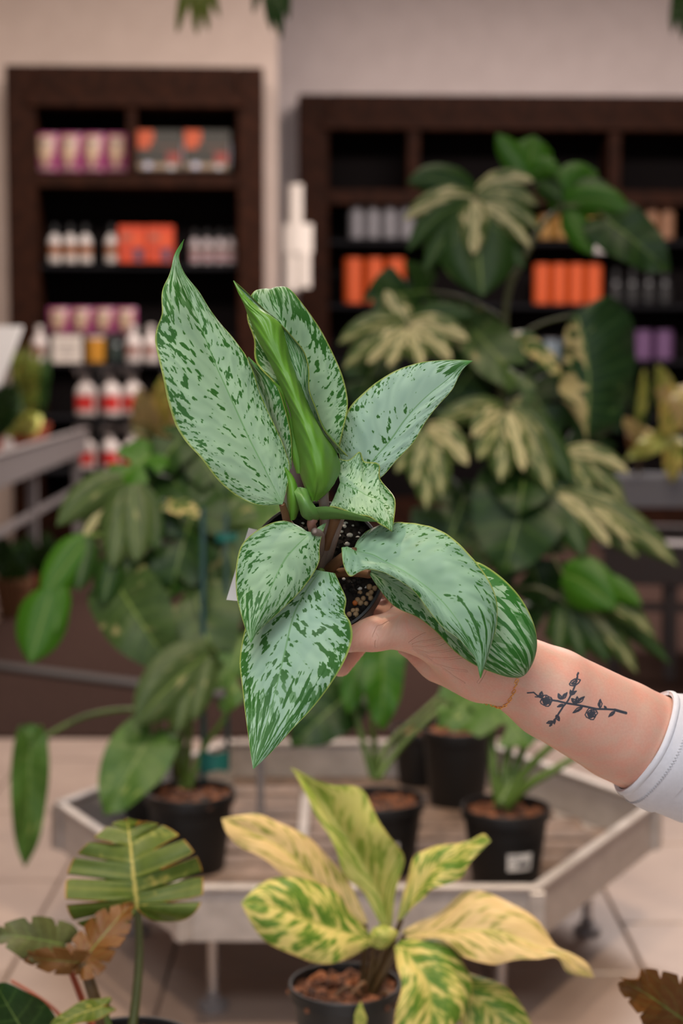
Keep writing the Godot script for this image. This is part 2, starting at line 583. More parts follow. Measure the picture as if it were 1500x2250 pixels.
func materials() -> void:
	M.wall = noisy(Color(0.66, 0.59, 0.545), Color(0.69, 0.62, 0.575), 0.7, 0.85, 0.02)
	M.wall2 = noisy(Color(0.69, 0.635, 0.615), Color(0.72, 0.665, 0.645), 0.7, 0.85, 0.02)
	M.ceiling = mat(Color(0.8, 0.79, 0.77), 0.9)
	M.tile = noisy(Color(0.54, 0.465, 0.42), Color(0.60, 0.525, 0.475), 1.3, 0.38, 0.012)
	M.grout = mat(Color(0.42, 0.35, 0.31), 0.9)
	M.carpet = noisy(Color(0.15, 0.11, 0.095), Color(0.23, 0.17, 0.15), 3.0, 0.95, 0.05)
	M.carpet.metallic_specular = 0.1
	M.strip = mat(Color(0.16, 0.14, 0.13), 0.6)
	M.sill = mat(Color(0.55, 0.46, 0.40), 0.6)
	M.wood = noisy(Color(0.10, 0.052, 0.032), Color(0.19, 0.10, 0.06), 1.6, 0.6, 0.02)
	M.wood.metallic_specular = 0.15
	M.wood_back = mat(Color(0.06, 0.05, 0.05), 0.9, 0.1)
	M.shelf_metal = mat(Color(0.08, 0.08, 0.09), 0.7, 0.2)
	M.galv = noisy(Color(0.64, 0.61, 0.59), Color(0.75, 0.72, 0.70), 2.2, 0.42, 0.03)
	M.galv.metallic = 0.2
	M.chrome = mat(Color(0.75, 0.75, 0.76), 0.25, 0.5, 0.9)
	M.grey_metal = mat(Color(0.50, 0.475, 0.47), 0.55, 0.5, 0.3)
	M.board = noisy(Color(0.34, 0.28, 0.24), Color(0.54, 0.45, 0.39), 2.0, 0.8, 0.03)
	M.pot = mat(Color(0.035, 0.035, 0.038), 0.5)
	M.soil = noisy(Color(0.06, 0.045, 0.035), Color(0.16, 0.11, 0.08), 20.0, 0.95, 0.06)
	M.bark = [mat(Color(0.42, 0.25, 0.15), 0.85), mat(Color(0.55, 0.34, 0.21), 0.85), mat(Color(0.30, 0.18, 0.11), 0.85)]
	M.dirt = mat(Color(0.09, 0.07, 0.055), 0.95)
	M.perlite = mat(Color(0.86, 0.85, 0.82), 0.8)
	M.pellet = mat(Color(0.62, 0.50, 0.36), 0.6)
	M.pellet2 = mat(Color(0.72, 0.38, 0.14), 0.6)
	M.white = mat(Color(0.82, 0.81, 0.80), 0.6)
	M.paper = mat(Color(0.80, 0.76, 0.72), 0.8)
	M.black = mat(Color(0.03, 0.03, 0.033), 0.5)
	M.teal = mat(Color(0.03, 0.36, 0.33), 0.6)
	M.stake = mat(Color(0.10, 0.24, 0.24), 0.6)
	M.terracotta = mat(Color(0.52, 0.23, 0.13), 0.8)
	M.gold = mat(Color(0.95, 0.70, 0.36), 0.3, 0.5, 0.85)
	M.stem_pink = mat(Color(0.50, 0.44, 0.40), 0.5)
	M.stem_tan = mat(Color(0.42, 0.29, 0.17), 0.6)
	M.stem_green = mat(Color(0.30, 0.40, 0.14), 0.5)
	M.stem_dark = mat(Color(0.26, 0.28, 0.12), 0.5)
	M.stem_brown = mat(Color(0.30, 0.22, 0.10), 0.5)
	M.label = printed(Color(0.86, 0.85, 0.83), [[8, 15, 55, 26, Color(0.4, 0.4, 0.42)], [40, 50, 90, 82, Color(0.28, 0.28, 0.3)], [8, 60, 30, 70, Color(0.5, 0.5, 0.5)]])
	# held plant
	M.silver = [
		leafy(silver_tex(3, {"d0": 0.10, "edge": 0.16, "t0": 0.25, "tip": 0.42, "low": 0.55, "green": 0.92, "cs": 15.0, "ss": 30.0, "streak": 0.66, "streaks": 0.42})),
		leafy(silver_tex(21, {"d0": 0.22, "edge": 0.24, "t0": 0.5, "tip": 0.40, "low": 0.5, "green": 1.1, "cs": 14.0, "ss": 44.0, "streak": 0.72, "streaks": 0.5})),
		leafy(silver_tex(35, {"d0": 0.06, "edge": 0.16, "t0": 0.72, "tip": 0.4, "low": 0.5, "green": 0.93, "cs": 13.0, "ss": 28.0, "streak": 0.74, "streaks": 0.6, "speck": 0.12, "ln": 420.0, "hw": 95.0, "pale": Color(0.58, 0.685, 0.59)})),
		leafy(silver_tex(48, {"d0": 0.13, "edge": 0.26, "t0": 0.4, "tip": 0.3, "low": 0.45, "green": 0.95, "cs": 12.0, "ss": 30.0, "streak": 0.5, "streaks": 0.5, "ln": 330.0, "hw": 85.0, "pale": Color(0.53, 0.64, 0.50)})),
		leafy(silver_tex(52, {"d0": 0.30, "edge": 0.26, "t0": 0.35, "tip": 0.25, "low": 0.5, "streak": 0.5, "streaks": 0.58, "speck": 0.36, "green": 0.98, "ln": 480.0, "hw": 110.0, "cs": 16.0, "ss": 40.0, "pale": Color(0.555, 0.67, 0.56)})),
		leafy(silver_tex(66, {"d0": -0.04, "edge": 0.22, "t0": 0.5, "tip": 0.4, "low": 0.4, "streak": 0.62, "streaks": 0.48, "speck": 0.12, "green": 0.95, "ln": 430.0, "hw": 110.0, "cs": 13.0, "ss": 40.0, "pale": Color(0.50, 0.62, 0.50)})),
		leafy(silver_tex(71, {"d0": 0.30, "edge": 0.32, "t0": 0.45, "tip": 0.2, "low": 0.4, "streak": 0.55, "streaks": 0.46, "speck": 0.3, "green": 0.98, "ln": 420.0, "hw": 110.0, "cs": 17.0, "ss": 50.0, "dark": Color(0.17, 0.38, 0.13)})),
	]
	M.silver_back = mat(Color(0.33, 0.49, 0.22), 0.45)
	M.silver_back.backlight_enabled = true
	M.silver_back.backlight = Color(0.15, 0.25, 0.06)
	M.rolled = noisy(Color(0.31, 0.50, 0.12), Color(0.39, 0.58, 0.18), 9.0, 0.45, 0.01)
	M.rolled.backlight_enabled = true
	M.rolled.backlight = Color(0.15, 0.3, 0.04)
	# background foliage
	M.var = {
		"green": leafy(varie_tex(5, {"c1": Color(0.10, 0.20, 0.05), "c3": Color(0.14, 0.25, 0.07), "left": 0.0, "right": 0.0, "veins": 9.0})),
		"bright": leafy(varie_tex(6, {"c1": Color(0.16, 0.32, 0.04), "c3": Color(0.22, 0.38, 0.07), "left": 0.0, "right": 0.0})),
		"cream": leafy(varie_tex(8, {"c1": Color(0.16, 0.27, 0.10), "c3": Color(0.42, 0.46, 0.26), "c2": Color(0.64, 0.58, 0.40), "left": 0.42, "right": 0.46, "fa": 9.0, "fb": 0.8})),
		"half": leafy(varie_tex(9, {"c1": Color(0.12, 0.23, 0.08), "c2": Color(0.68, 0.62, 0.44), "left": 0.26, "right": 0.5, "fa": 8.0, "fb": 0.7})),
		"halfleft": leafy(varie_tex(19, {"c1": Color(0.09, 0.19, 0.08), "c2": Color(0.62, 0.57, 0.40), "left": 0.5, "right": 0.06, "fa": 6.0, "fb": 0.8})),
		"grey": leafy(varie_tex(10, {"c1": Color(0.19, 0.27, 0.13), "c2": Color(0.46, 0.44, 0.30), "c3": Color(0.28, 0.33, 0.19), "left": 0.16, "right": 0.14, "fa": 8.0, "fb": 0.9, "soft": 0.2})),
		"light": leafy(varie_tex(11, {"c1": Color(0.24, 0.36, 0.14), "c2": Color(0.42, 0.48, 0.25), "c3": Color(0.31, 0.42, 0.19), "soft": 0.2, "left": 0.15, "right": 0.1})),
		"yellow": leafy(varie_tex(12, {"c1": Color(0.34, 0.44, 0.10), "c2": Color(0.78, 0.68, 0.36), "c3": Color(0.60, 0.62, 0.22), "left": 0.55, "right": 0.6, "vk": 0.25, "soft": 0.2})),
		"lime": leafy(varie_tex(13, {"c1": Color(0.46, 0.53, 0.20), "c2": Color(0.68, 0.66, 0.36), "c3": Color(0.56, 0.61, 0.27), "left": 0.5, "right": 0.55, "vk": 0.3, "fa": 9.0, "fb": 1.2, "soft": 0.3, "edge": Color(0.70, 0.64, 0.3), "rib": Color(0.62, 0.62, 0.32), "rv": 0.2})),
		"marble": leafy(varie_tex(24, {"c1": Color(0.31, 0.43, 0.13), "c2": Color(0.74, 0.68, 0.40), "c3": Color(0.52, 0.57, 0.20), "left": 0.55, "right": 0.45, "vk": 0.3, "fa": 9.0, "fb": 1.4, "soft": 0.26, "edge": Color(0.76, 0.58, 0.32), "rib": Color(0.55, 0.56, 0.26)})),
		"peach": leafy(varie_tex(15, {"c1": Color(0.45, 0.46, 0.20), "c2": Color(0.74, 0.64, 0.44), "c3": Color(0.66, 0.61, 0.32), "left": 0.68, "right": 0.62, "vk": 0.3, "fa": 8.0, "fb": 1.3, "soft": 0.3, "edge": Color(0.80, 0.66, 0.44), "rib": Color(0.70, 0.66, 0.36), "rv": 0.25})),
		"fcream": leafy(varie_tex(25, {"c1": Color(0.24, 0.30, 0.14), "c2": Color(0.66, 0.63, 0.48), "c3": Color(0.38, 0.41, 0.25), "core": 0.6, "left": 0.50, "right": 0.44, "vk": 0.5, "fa": 2.0, "fb": 2.2, "soft": 0.15, "rv": 0.1})),
		"fgrey": leafy(varie_tex(26, {"c1": Color(0.20, 0.27, 0.12), "c2": Color(0.54, 0.53, 0.38), "c3": Color(0.31, 0.35, 0.19), "core": 0.5, "left": 0.38, "right": 0.3, "vk": 0.5, "fa": 2.0, "fb": 2.2, "soft": 0.2, "rv": 0.1})),
		"fgreen": leafy(varie_tex(27, {"c1": Color(0.11, 0.21, 0.06), "c2": Color(0.4, 0.42, 0.24), "c3": Color(0.17, 0.28, 0.09), "left": 0.08, "right": 0.1, "vk": 0.5, "fa": 2.0, "fb": 2.0, "soft": 0.2, "rv": 0.15})),
		"fsage": leafy(varie_tex(29, {"c1": Color(0.21, 0.28, 0.14), "c2": Color(0.50, 0.49, 0.35), "c3": Color(0.30, 0.36, 0.21), "left": 0.14, "right": 0.12, "vk": 0.5, "fa": 2.0, "fb": 2.0, "soft": 0.25, "rv": 0.12})),
		"fbright": leafy(varie_tex(28, {"c1": Color(0.17, 0.33, 0.05), "c3": Color(0.25, 0.40, 0.08), "left": 0.0, "right": 0.0, "vk": 0.5, "rv": 0.15})),
		"brownback": leafy(varie_tex(16, {"c1": Color(0.38, 0.24, 0.10), "c3": Color(0.46, 0.30, 0.13), "left": 0.0, "right": 0.0, "vk": 0.2})),
		"olive": leafy(varie_tex(17, {"c1": Color(0.27, 0.33, 0.10), "c2": Color(0.60, 0.52, 0.24), "c3": Color(0.40, 0.44, 0.18), "rib": Color(0.66, 0.60, 0.32), "left": 0.02, "right": 0.12, "soft": 0.25, "edge": Color(0.66, 0.42, 0.16)})),
		"sage": leafy(varie_tex(18, {"c1": Color(0.30, 0.31, 0.17), "c3": Color(0.36, 0.36, 0.22), "left": 0.0, "right": 0.0})),
	}

# ---------- wall frames: a plane that faces the room, turned a little ----------
func wall_frame(x: float, d: float, turn: float) -> Transform3D:
	var p := at(x, 807, d)
	return Transform3D(Basis(Vector3.UP, turn), Vector3(p.x, 0, p.z))

# where the sight line of a photo pixel meets the plane z = zo of a frame, in the frame's own axes
func on(T: Transform3D, x: float, y: float, zo := 0.0) -> Vector3:
	var inv := T.affine_inverse()
	var o := inv * Vector3(0, EYE, 0)
	var dir := inv.basis * (at(x, y, 1.0) - Vector3(0, EYE, 0))
	return o + dir * ((zo - o.z) / dir.z)

func rect(g: Geo, T: Transform3D, x0: float, y0: float, x1: float, y1: float, zb: float, zf: float, bev := 0.0) -> void:
	var a := on(T, x0, y1, zf)
	var b := on(T, x1, y0, zf)
	box(g, Vector3((a.x + b.x) / 2, (a.y + b.y) / 2, (zb + zf) / 2), Vector3(b.x - a.x, b.y - a.y, zf - zb), bev)

func setting(called: String, g: Geo, m: Material) -> MeshInstance3D:
	var o := MeshInstance3D.new()
	o.name = called
	o.mesh = mesh_of([[g, m]])
	o.set_meta("kind", "structure")
	add_child(o, true)
	return o

var TL: Transform3D
var TR: Transform3D

func slab(called: String, c: Vector3, s: Vector3, m: Material) -> MeshInstance3D:
	var g := Geo.new()
	box(g, c, s)
	return setting(called, g, m)

func room() -> void:
	# floor base, tiles, carpet
	slab("floor", Vector3(0, -0.11, -5), Vector3(14, 0.2, 18.4), M.grout)
	var carpet := slab("floor_carpet", Vector3(2.65, -0.003, -9.7), Vector3(8.7, 0.02, 8.8), M.carpet)
	carpet.set_meta("label", "dark brown carpet behind the beige tiles")
	var g := Geo.new()
	box(g, Vector3(-1.72, 0.0, -9.7), Vector3(0.05, 0.03, 8.8), 0.004)
	setting("trim_1", g, M.sill)
	g = Geo.new()
	var p0 := at(-300, 807, 6.9)
	var p1 := at(700, 807, 5.72)
	box(g, Vector3.ZERO, Vector3(p0.distance_to(p1), 0.025, 0.09), 0.006, Transform3D(Basis(Vector3.UP, atan2(p0.z - p1.z, p1.x - p0.x)), Vector3((p0.x + p1.x) / 2, 0.012, (p0.z + p1.z) / 2)))
	setting("trim_2", g, M.strip)
	# tiles: staggered, 0.33 m wide and 0.6 m long
	var floor_node := get_node("floor")
	var tm := []
	for k in 3:
		var gt := Geo.new()
		box(gt, Vector3.ZERO, Vector3(0.324, 0.012, 0.594), 0.003)
		tm.append(mesh_of([[gt, M.tile]]))
	for col in range(-8, 9):
		for row in 9:
			var x := 0.31 + col * 0.33 + 0.155
			var z := -5.0 + row * 0.6 + (0.3 if posmod(col, 2) == 0 else 0.0)
			if z < -5.0 - 0.001: continue
			share("tile", tm[posmod(col + row, 3)], floor_node, Transform3D(Basis(), Vector3(x, -0.006, z)))
		if posmod(col, 2) == 0:
			share("tile", tm[0], floor_node, Transform3D(Basis().scaled(Vector3(1, 1, 0.49)), Vector3(0.31 + col * 0.33 + 0.155, -0.006, -5.15)))
	# walls and ceiling
	TL = wall_frame(294, 11.3, deg_to_rad(3.0))
	TR = wall_frame(1080, 12.5, deg_to_rad(2.2))
	var edge := on(TL, 612, 807, -0.42)
	g = Geo.new()
	box(g, Vector3(edge.x - 3.5, 2.4, -0.62), Vector3(7.0, 4.9, 0.4), 0.0, TL)
	setting("wall_back_left", g, M.wall)
	var r0 := on(TR, 600, 807, -0.4)
	g = Geo.new()
	box(g, Vector3(r0.x + 4.2, 2.4, -0.6), Vector3(9.0, 4.9, 0.4), 0.0, TR)
	setting("wall_back_right", g, M.wall2)
	slab("wall_left", Vector3(-6.5, 2.4, -5), Vector3(0.4, 4.9, 18.4), M.wall)
	slab("wall_right", Vector3(6.5, 2.4, -5), Vector3(0.4, 4.9, 18.4), M.wall2)
	# the shop front behind the photographer: wall with a wide window of three panes
	g = Geo.new()
	box(g, Vector3(0, 0.2, 4.2), Vector3(13.4, 0.5, 0.3))
	box(g, Vector3(0, 4.15, 4.2), Vector3(13.4, 1.4, 0.3))
	box(g, Vector3(-5.1, 1.95, 4.2), Vector3(3.2, 3.0, 0.3))
	box(g, Vector3(5.1, 1.95, 4.2), Vector3(3.2, 3.0, 0.3))
	setting("wall_front", g, M.wall)
	g = Geo.new()
	for x in [-3.46, -1.17, 1.17, 3.46]: box(g, Vector3(x, 1.95, 4.2), Vector3(0.08, 3.0, 0.1), 0.01)
	for y in [0.49, 3.41]: box(g, Vector3(0, y, 4.2), Vector3(6.92, 0.08, 0.1), 0.01)
	var win := setting("window_1", g, M.black)
	var pane := mat(Color(1, 1, 1, 0.06), 0.02)
	pane.transparency = BaseMaterial3D.TRANSPARENCY_ALPHA
	for x in [-2.315, 0.0, 2.315]:
		g = Geo.new()
		box(g, Vector3(x, 1.95, 4.2), Vector3(2.2, 2.84, 0.01))
		part("pane", [[g, pane]], win)
	var day := AreaLight3D.new()
	day.name = "daylight"
	day.area_size = Vector2(6.8, 2.8)
	day.light_color = Color(0.99, 0.98, 0.97)
	day.light_energy = 5.0
	day.area_range = 30.0
	day.shadow_enabled = true
	add_child(day)
	day.position = Vector3(0, 1.95, 4.02)
	slab("ceiling", Vector3(0, 4.95, -5), Vector3(14, 0.2, 18.8), M.ceiling)

# ceiling panel: glowing diffuser in a frame, and the light it gives just below it
func panel(where: Vector3, size: Vector2, col: Color, energy: float, label: String) -> void:
	var t := thing("ceiling_light", label, "light", where, 0.0, "ceiling light panels")
	var g := Geo.new()
	for s in [-1, 1]:
		box(g, Vector3(s * (size.x / 2 + 0.02), 0, 0), Vector3(0.04, 0.06, size.y + 0.08), 0.004)
		box(g, Vector3(0, 0, s * (size.y / 2 + 0.02)), Vector3(size.x, 0.06, 0.04), 0.004)
	part("frame", [[g, M.white]], t, false)
	g = Geo.new()
	box(g, Vector3(0, 0.005, 0), Vector3(size.x, 0.02, size.y))
	var e := mat(Color(0.9, 0.9, 0.9), 0.8)
	e.emission_enabled = true
	e.emission = col
	e.emission_energy_multiplier = 1.2
	part("diffuser", [[g, e]], t, false)
	var l := AreaLight3D.new()
	l.name = "panel_light"
	l.area_size = size
	l.light_color = col
	l.light_energy = energy
	l.area_range = 25.0
	l.shadow_enabled = true
	t.add_child(l)
	l.position = Vector3(0, -0.04, 0)
	l.rotation.x = -PI / 2

# track spotlight with its lamp head
func spot(where: Vector3, aim: Vector3, col: Color, energy: float, cone: float, size: float, label: String) -> void:
	var t := thing("spotlight", label, "light", where, 0.0, "ceiling spotlights")
	var dir := (aim - where).normalized()
	var b := Basis.looking_at(dir, Vector3.RIGHT)
	var g := Geo.new()
	lathe(g, [Vector2(0.0, 0.2), Vector2(0.05, 0.19), Vector2(0.055, 0.03), Vector2(0.07, 0.0), Vector2(0.064, 0.0), Vector2(0.05, 0.03), Vector2(0.0, 0.035)], 18, Transform3D(b * Basis(Vector3.RIGHT, PI / 2), Vector3.ZERO))
	part("lamp_head", [[g, M.black]], t, false)
	g = Geo.new()
	tube(g, [Vector3.ZERO - dir * 0.15, Vector3(0, 4.85 - where.y, 0)], 0.012, 0.012)
	part("stem", [[g, M.black]], t, false)
	var e := mat(Color(0.9, 0.9, 0.9), 0.8)
	e.emission_enabled = true
	e.emission = col
	e.emission_energy_multiplier = 2.0
	g = Geo.new()
	lathe(g, [Vector2(0.0, 0.0), Vector2(0.05, 0.0)], 18, Transform3D(b * Basis(Vector3.RIGHT, PI / 2), dir * -0.028))
	part("bulb_face", [[g, e]], t, false)
	var l := SpotLight3D.new()
	l.name = "spot_light"
	l.light_color = col
	l.light_energy = energy
	l.spot_angle = cone
	l.spot_angle_attenuation = 0.5
	l.spot_range = 25.0
	l.spot_attenuation = 2.0
	l.light_size = size
	l.shadow_enabled = true
	t.add_child(l)
	l.basis = b
	l.position = dir * 0.03

# ---------- goods; each is built once around its own base, then duplicated ----------
func bare(called: String) -> Node3D:
	var o := Node3D.new()
	o.name = called
	return o

func bag(w: float, h: float, print_mat: Material, side: Material) -> Node3D:
	var o := bare("soil_bag")
	var g := Geo.new()
	var P := []
	var vv := PackedFloat32Array()
	for face in [1, -1]:
		P = []
		vv = PackedFloat32Array()
		for r in 9:
			var v := r / 8.0
			var row := PackedVector3Array()
			for c in 7:
				var u := c / 6.0
				var puff := pow(sin(PI * clampf(u, 0.02, 0.98)), 0.5) * pow(sin(PI * clampf(v * 0.9 + 0.05, 0.0, 1.0)), 0.4)
				row.append(Vector3((u - 0.5) * w, v * h, face * (0.004 + 0.06 * puff)))
			P.append(row)
			vv.append(1.0 - v)
		var gb := Geo.new()
		sheet(P, vv, 0.002, g, gb, false, Vector3(0, 0, face))
	var b := MeshInstance3D.new()
	b.name = "bag_body"
	b.mesh = mesh_of([[g, print_mat]])
	o.add_child(b)
	g = Geo.new()
	box(g, Vector3(0, h - 0.006, 0), Vector3(w * 0.98, 0.02, 0.012), 0.003)
	var s := MeshInstance3D.new()
	s.name = "seal"
	s.mesh = mesh_of([[g, side]])
	o.add_child(s)
	return o

func carton(w: float, h: float, d: float, m: Material) -> Node3D:
	var o := bare("carton")
	var g := Geo.new()
	box(g, Vector3(0, h / 2, 0), Vector3(w, h, d), 0.004)
	var b := MeshInstance3D.new()
	b.name = "box_body"
	b.mesh = mesh_of([[g, m]])
	o.add_child(b)
	g = Geo.new()
	box(g, Vector3(0, h + 0.001, 0), Vector3(w * 0.98, 0.004, d * 0.5), 0.001)
	var f := MeshInstance3D.new()
	f.name = "flap"
	f.mesh = mesh_of([[g, m]])
	o.add_child(f)
	return o

func bottle(called: String, w: float, h: float, body: Material, lab: Material, cap: Material, trigger := false) -> Node3D:
	var o := bare(called)
	var r := w / 2
	var bh := h * (0.66 if trigger else 0.74)
	var g := Geo.new()
	lathe(g, [Vector2(0, 0), Vector2(r * 0.92, 0), Vector2(r, 0.012), Vector2(r, bh * 0.72), Vector2(r * 0.85, bh * 0.86), Vector2(r * 0.42, bh), Vector2(r * 0.36, bh * 1.05), Vector2(0, bh * 1.05)], 18)
	var b := MeshInstance3D.new()
	b.name = "bottle_body"
	b.mesh = mesh_of([[g, body]])
	o.add_child(b)
	g = Geo.new()
	lathe(g, [Vector2(r * 1.0, bh * 0.16), Vector2(r * 1.012, bh * 0.165), Vector2(r * 1.012, bh * 0.62), Vector2(r * 1.0, bh * 0.625)], 18)
	var l := MeshInstance3D.new()
	l.name = "label_band"
	l.mesh = mesh_of([[g, lab]])
	o.add_child(l)
	g = Geo.new()
	if trigger:
		lathe(g, [Vector2(0, bh * 1.02), Vector2(r * 0.42, bh * 1.02), Vector2(r * 0.42, bh * 1.16), Vector2(r * 0.25, bh * 1.2), Vector2(0, bh * 1.2)], 14)
		box(g, Vector3(-r * 0.3, h * 0.94, 0), Vector3(r * 1.7, h * 0.11, r * 0.5), 0.006)
		box(g, Vector3(-r * 0.75, h * 0.84, 0), Vector3(r * 0.22, h * 0.12, r * 0.3), 0.004, Transform3D(Basis(), Vector3.ZERO))
	else:
		lathe(g, [Vector2(0, bh * 1.03), Vector2(r * 0.46, bh * 1.03), Vector2(r * 0.44, h * 0.98), Vector2(r * 0.36, h), Vector2(0, h)], 14)
	var c := MeshInstance3D.new()
	c.name = "spray_head" if trigger else "cap"
	c.mesh = mesh_of([[g, cap]])
	o.add_child(c)
	return o

func can(w: float, h: float, body: Material, lid: Material, called := "can") -> Node3D:
	var o := bare(called)
	var r := w / 2
	var g := Geo.new()
	lathe(g, [Vector2(0, 0), Vector2(r * 0.95, 0), Vector2(r, 0.006), Vector2(r, h * 0.9), Vector2(r * 0.97, h * 0.91)], 18)
	var b := MeshInstance3D.new()
	b.name = "can_body"
	b.mesh = mesh_of([[g, body]])
	o.add_child(b)
	g = Geo.new()
	lathe(g, [Vector2(r * 0.97, h * 0.9), Vector2(r * 1.02, h * 0.91), Vector2(r * 1.02, h * 0.99), Vector2(r * 0.9, h), Vector2(0, h)], 18)
	var l := MeshInstance3D.new()
	l.name = "lid"
	l.mesh = mesh_of([[g, lid]])
	o.add_child(l)
	return o

# stands n copies of a good side by side between two photo columns, base on photo row yb
func line_up(T: Transform3D, proto: Node3D, xs: Array, yb: float, z: float, phrase: String, cat: String, group: String) -> void:
	for k in xs.size():
		var o: Node3D = proto if k == 0 else proto.duplicate()
		var base := str(proto.name) if k == 0 else str(proto.get_meta("kind_name"))
		if k == 0: proto.set_meta("kind_name", base)
		o.name = numbered(base)
		add_child(o)
		o.transform = Transform3D(T.basis, T * on(T, xs[k], yb, z))
		var which: String = ORD[k]
		if k == xs.size() - 1 and k > 0: which = "rightmost"
		tag(o, ("the " if xs.size() == 1 else which + " of the ") + phrase if xs.size() > 1 else phrase, cat, group)

func mm(T: Transform3D, px: float, z := 0.0) -> float:
	return on(T, 800 + px, 800, z).x - on(T, 800, 800, z).x

func bookcase(T: Transform3D, label: String, x0: float, x1: float, ytop: float, xi0: float, xi1: float, yi: float, divs: Array, lip: Array, shelves: Array) -> Node3D:
	var t := thing("bookcase", label, "bookcase", T.origin)
	t.basis = T.basis
	var zb := -0.4
	var g := Geo.new()
	var p := on(T, x0, ytop, 0)
	var q := on(T, x1, ytop, 0)
	var i0 := on(T, xi0, yi, 0)
	var i1 := on(T, xi1, yi, 0)
	box(g, Vector3((p.x + i0.x) / 2, p.y / 2, zb / 2), Vector3(i0.x - p.x, p.y, -zb), 0.012)
	part("side_panel", [[g, M.wood]], t, false)
	g = Geo.new()
	box(g, Vector3((q.x + i1.x) / 2, p.y / 2, zb / 2), Vector3(q.x - i1.x, p.y, -zb), 0.012)
	part("side_panel", [[g, M.wood]], t, false)
	g = Geo.new()
	box(g, Vector3((i0.x + i1.x) / 2, (p.y + i0.y) / 2, zb / 2), Vector3(i1.x - i0.x, p.y - i0.y, -zb), 0.006)
	part("top_rail", [[g, M.wood]], t, false)
	# moulding round the opening: a ledge proud of the frame
	g = Geo.new()
	var mw := (p.y - i0.y) * 0.42
	box(g, Vector3((i0.x + i1.x) / 2, i0.y + mw * 0.5, 0.012), Vector3(i1.x - i0.x + mw, mw, 0.03), 0.01)
	part("moulding", [[g, M.wood]], t, false)
	g = Geo.new()
	box(g, Vector3((i0.x + i1.x) / 2, i0.y / 2, zb + 0.01), Vector3(i1.x - i0.x, i0.y, 0.02))
	part("back_panel", [[g, M.wood_back]], t, false)
	g = Geo.new()
	box(g, Vector3((i0.x + i1.x) / 2, 0.1, zb / 2), Vector3(i1.x - i0.x, 0.2, -zb - 0.04))
	part("plinth", [[g, M.wood]], t, false)
	var l0 := on(T, xi0, lip[0], 0)
	var l1 := on(T, xi0, lip[1], 0)
	for dv in divs:
		g = Geo.new()
		var a := on(T, dv[0], yi, 0)
		var b := on(T, dv[1], yi, 0)
		box(g, Vector3((a.x + b.x) / 2, (i0.y + l0.y) / 2, zb / 2 + 0.02), Vector3(b.x - a.x, i0.y - l0.y, -zb - 0.04), 0.004)
		part("divider", [[g, M.wood]], t, false)
	g = Geo.new()
	box(g, Vector3((i0.x + i1.x) / 2, (l0.y + l1.y) / 2, zb / 2), Vector3(i1.x - i0.x, l0.y - l1.y, -zb - 0.02), 0.005)
	part("shelf", [[g, M.wood]], t, false)
	for y in shelves:
		var a := on(T, xi0, y, -0.06)
		g = Geo.new()
		box(g, Vector3((i0.x + i1.x) / 2, a.y - 0.016, zb / 2 - 0.03), Vector3(i1.x - i0.x - 0.004, 0.03, 0.28), 0.003)
		part("shelf", [[g, M.shelf_metal]], t, false)
	return t

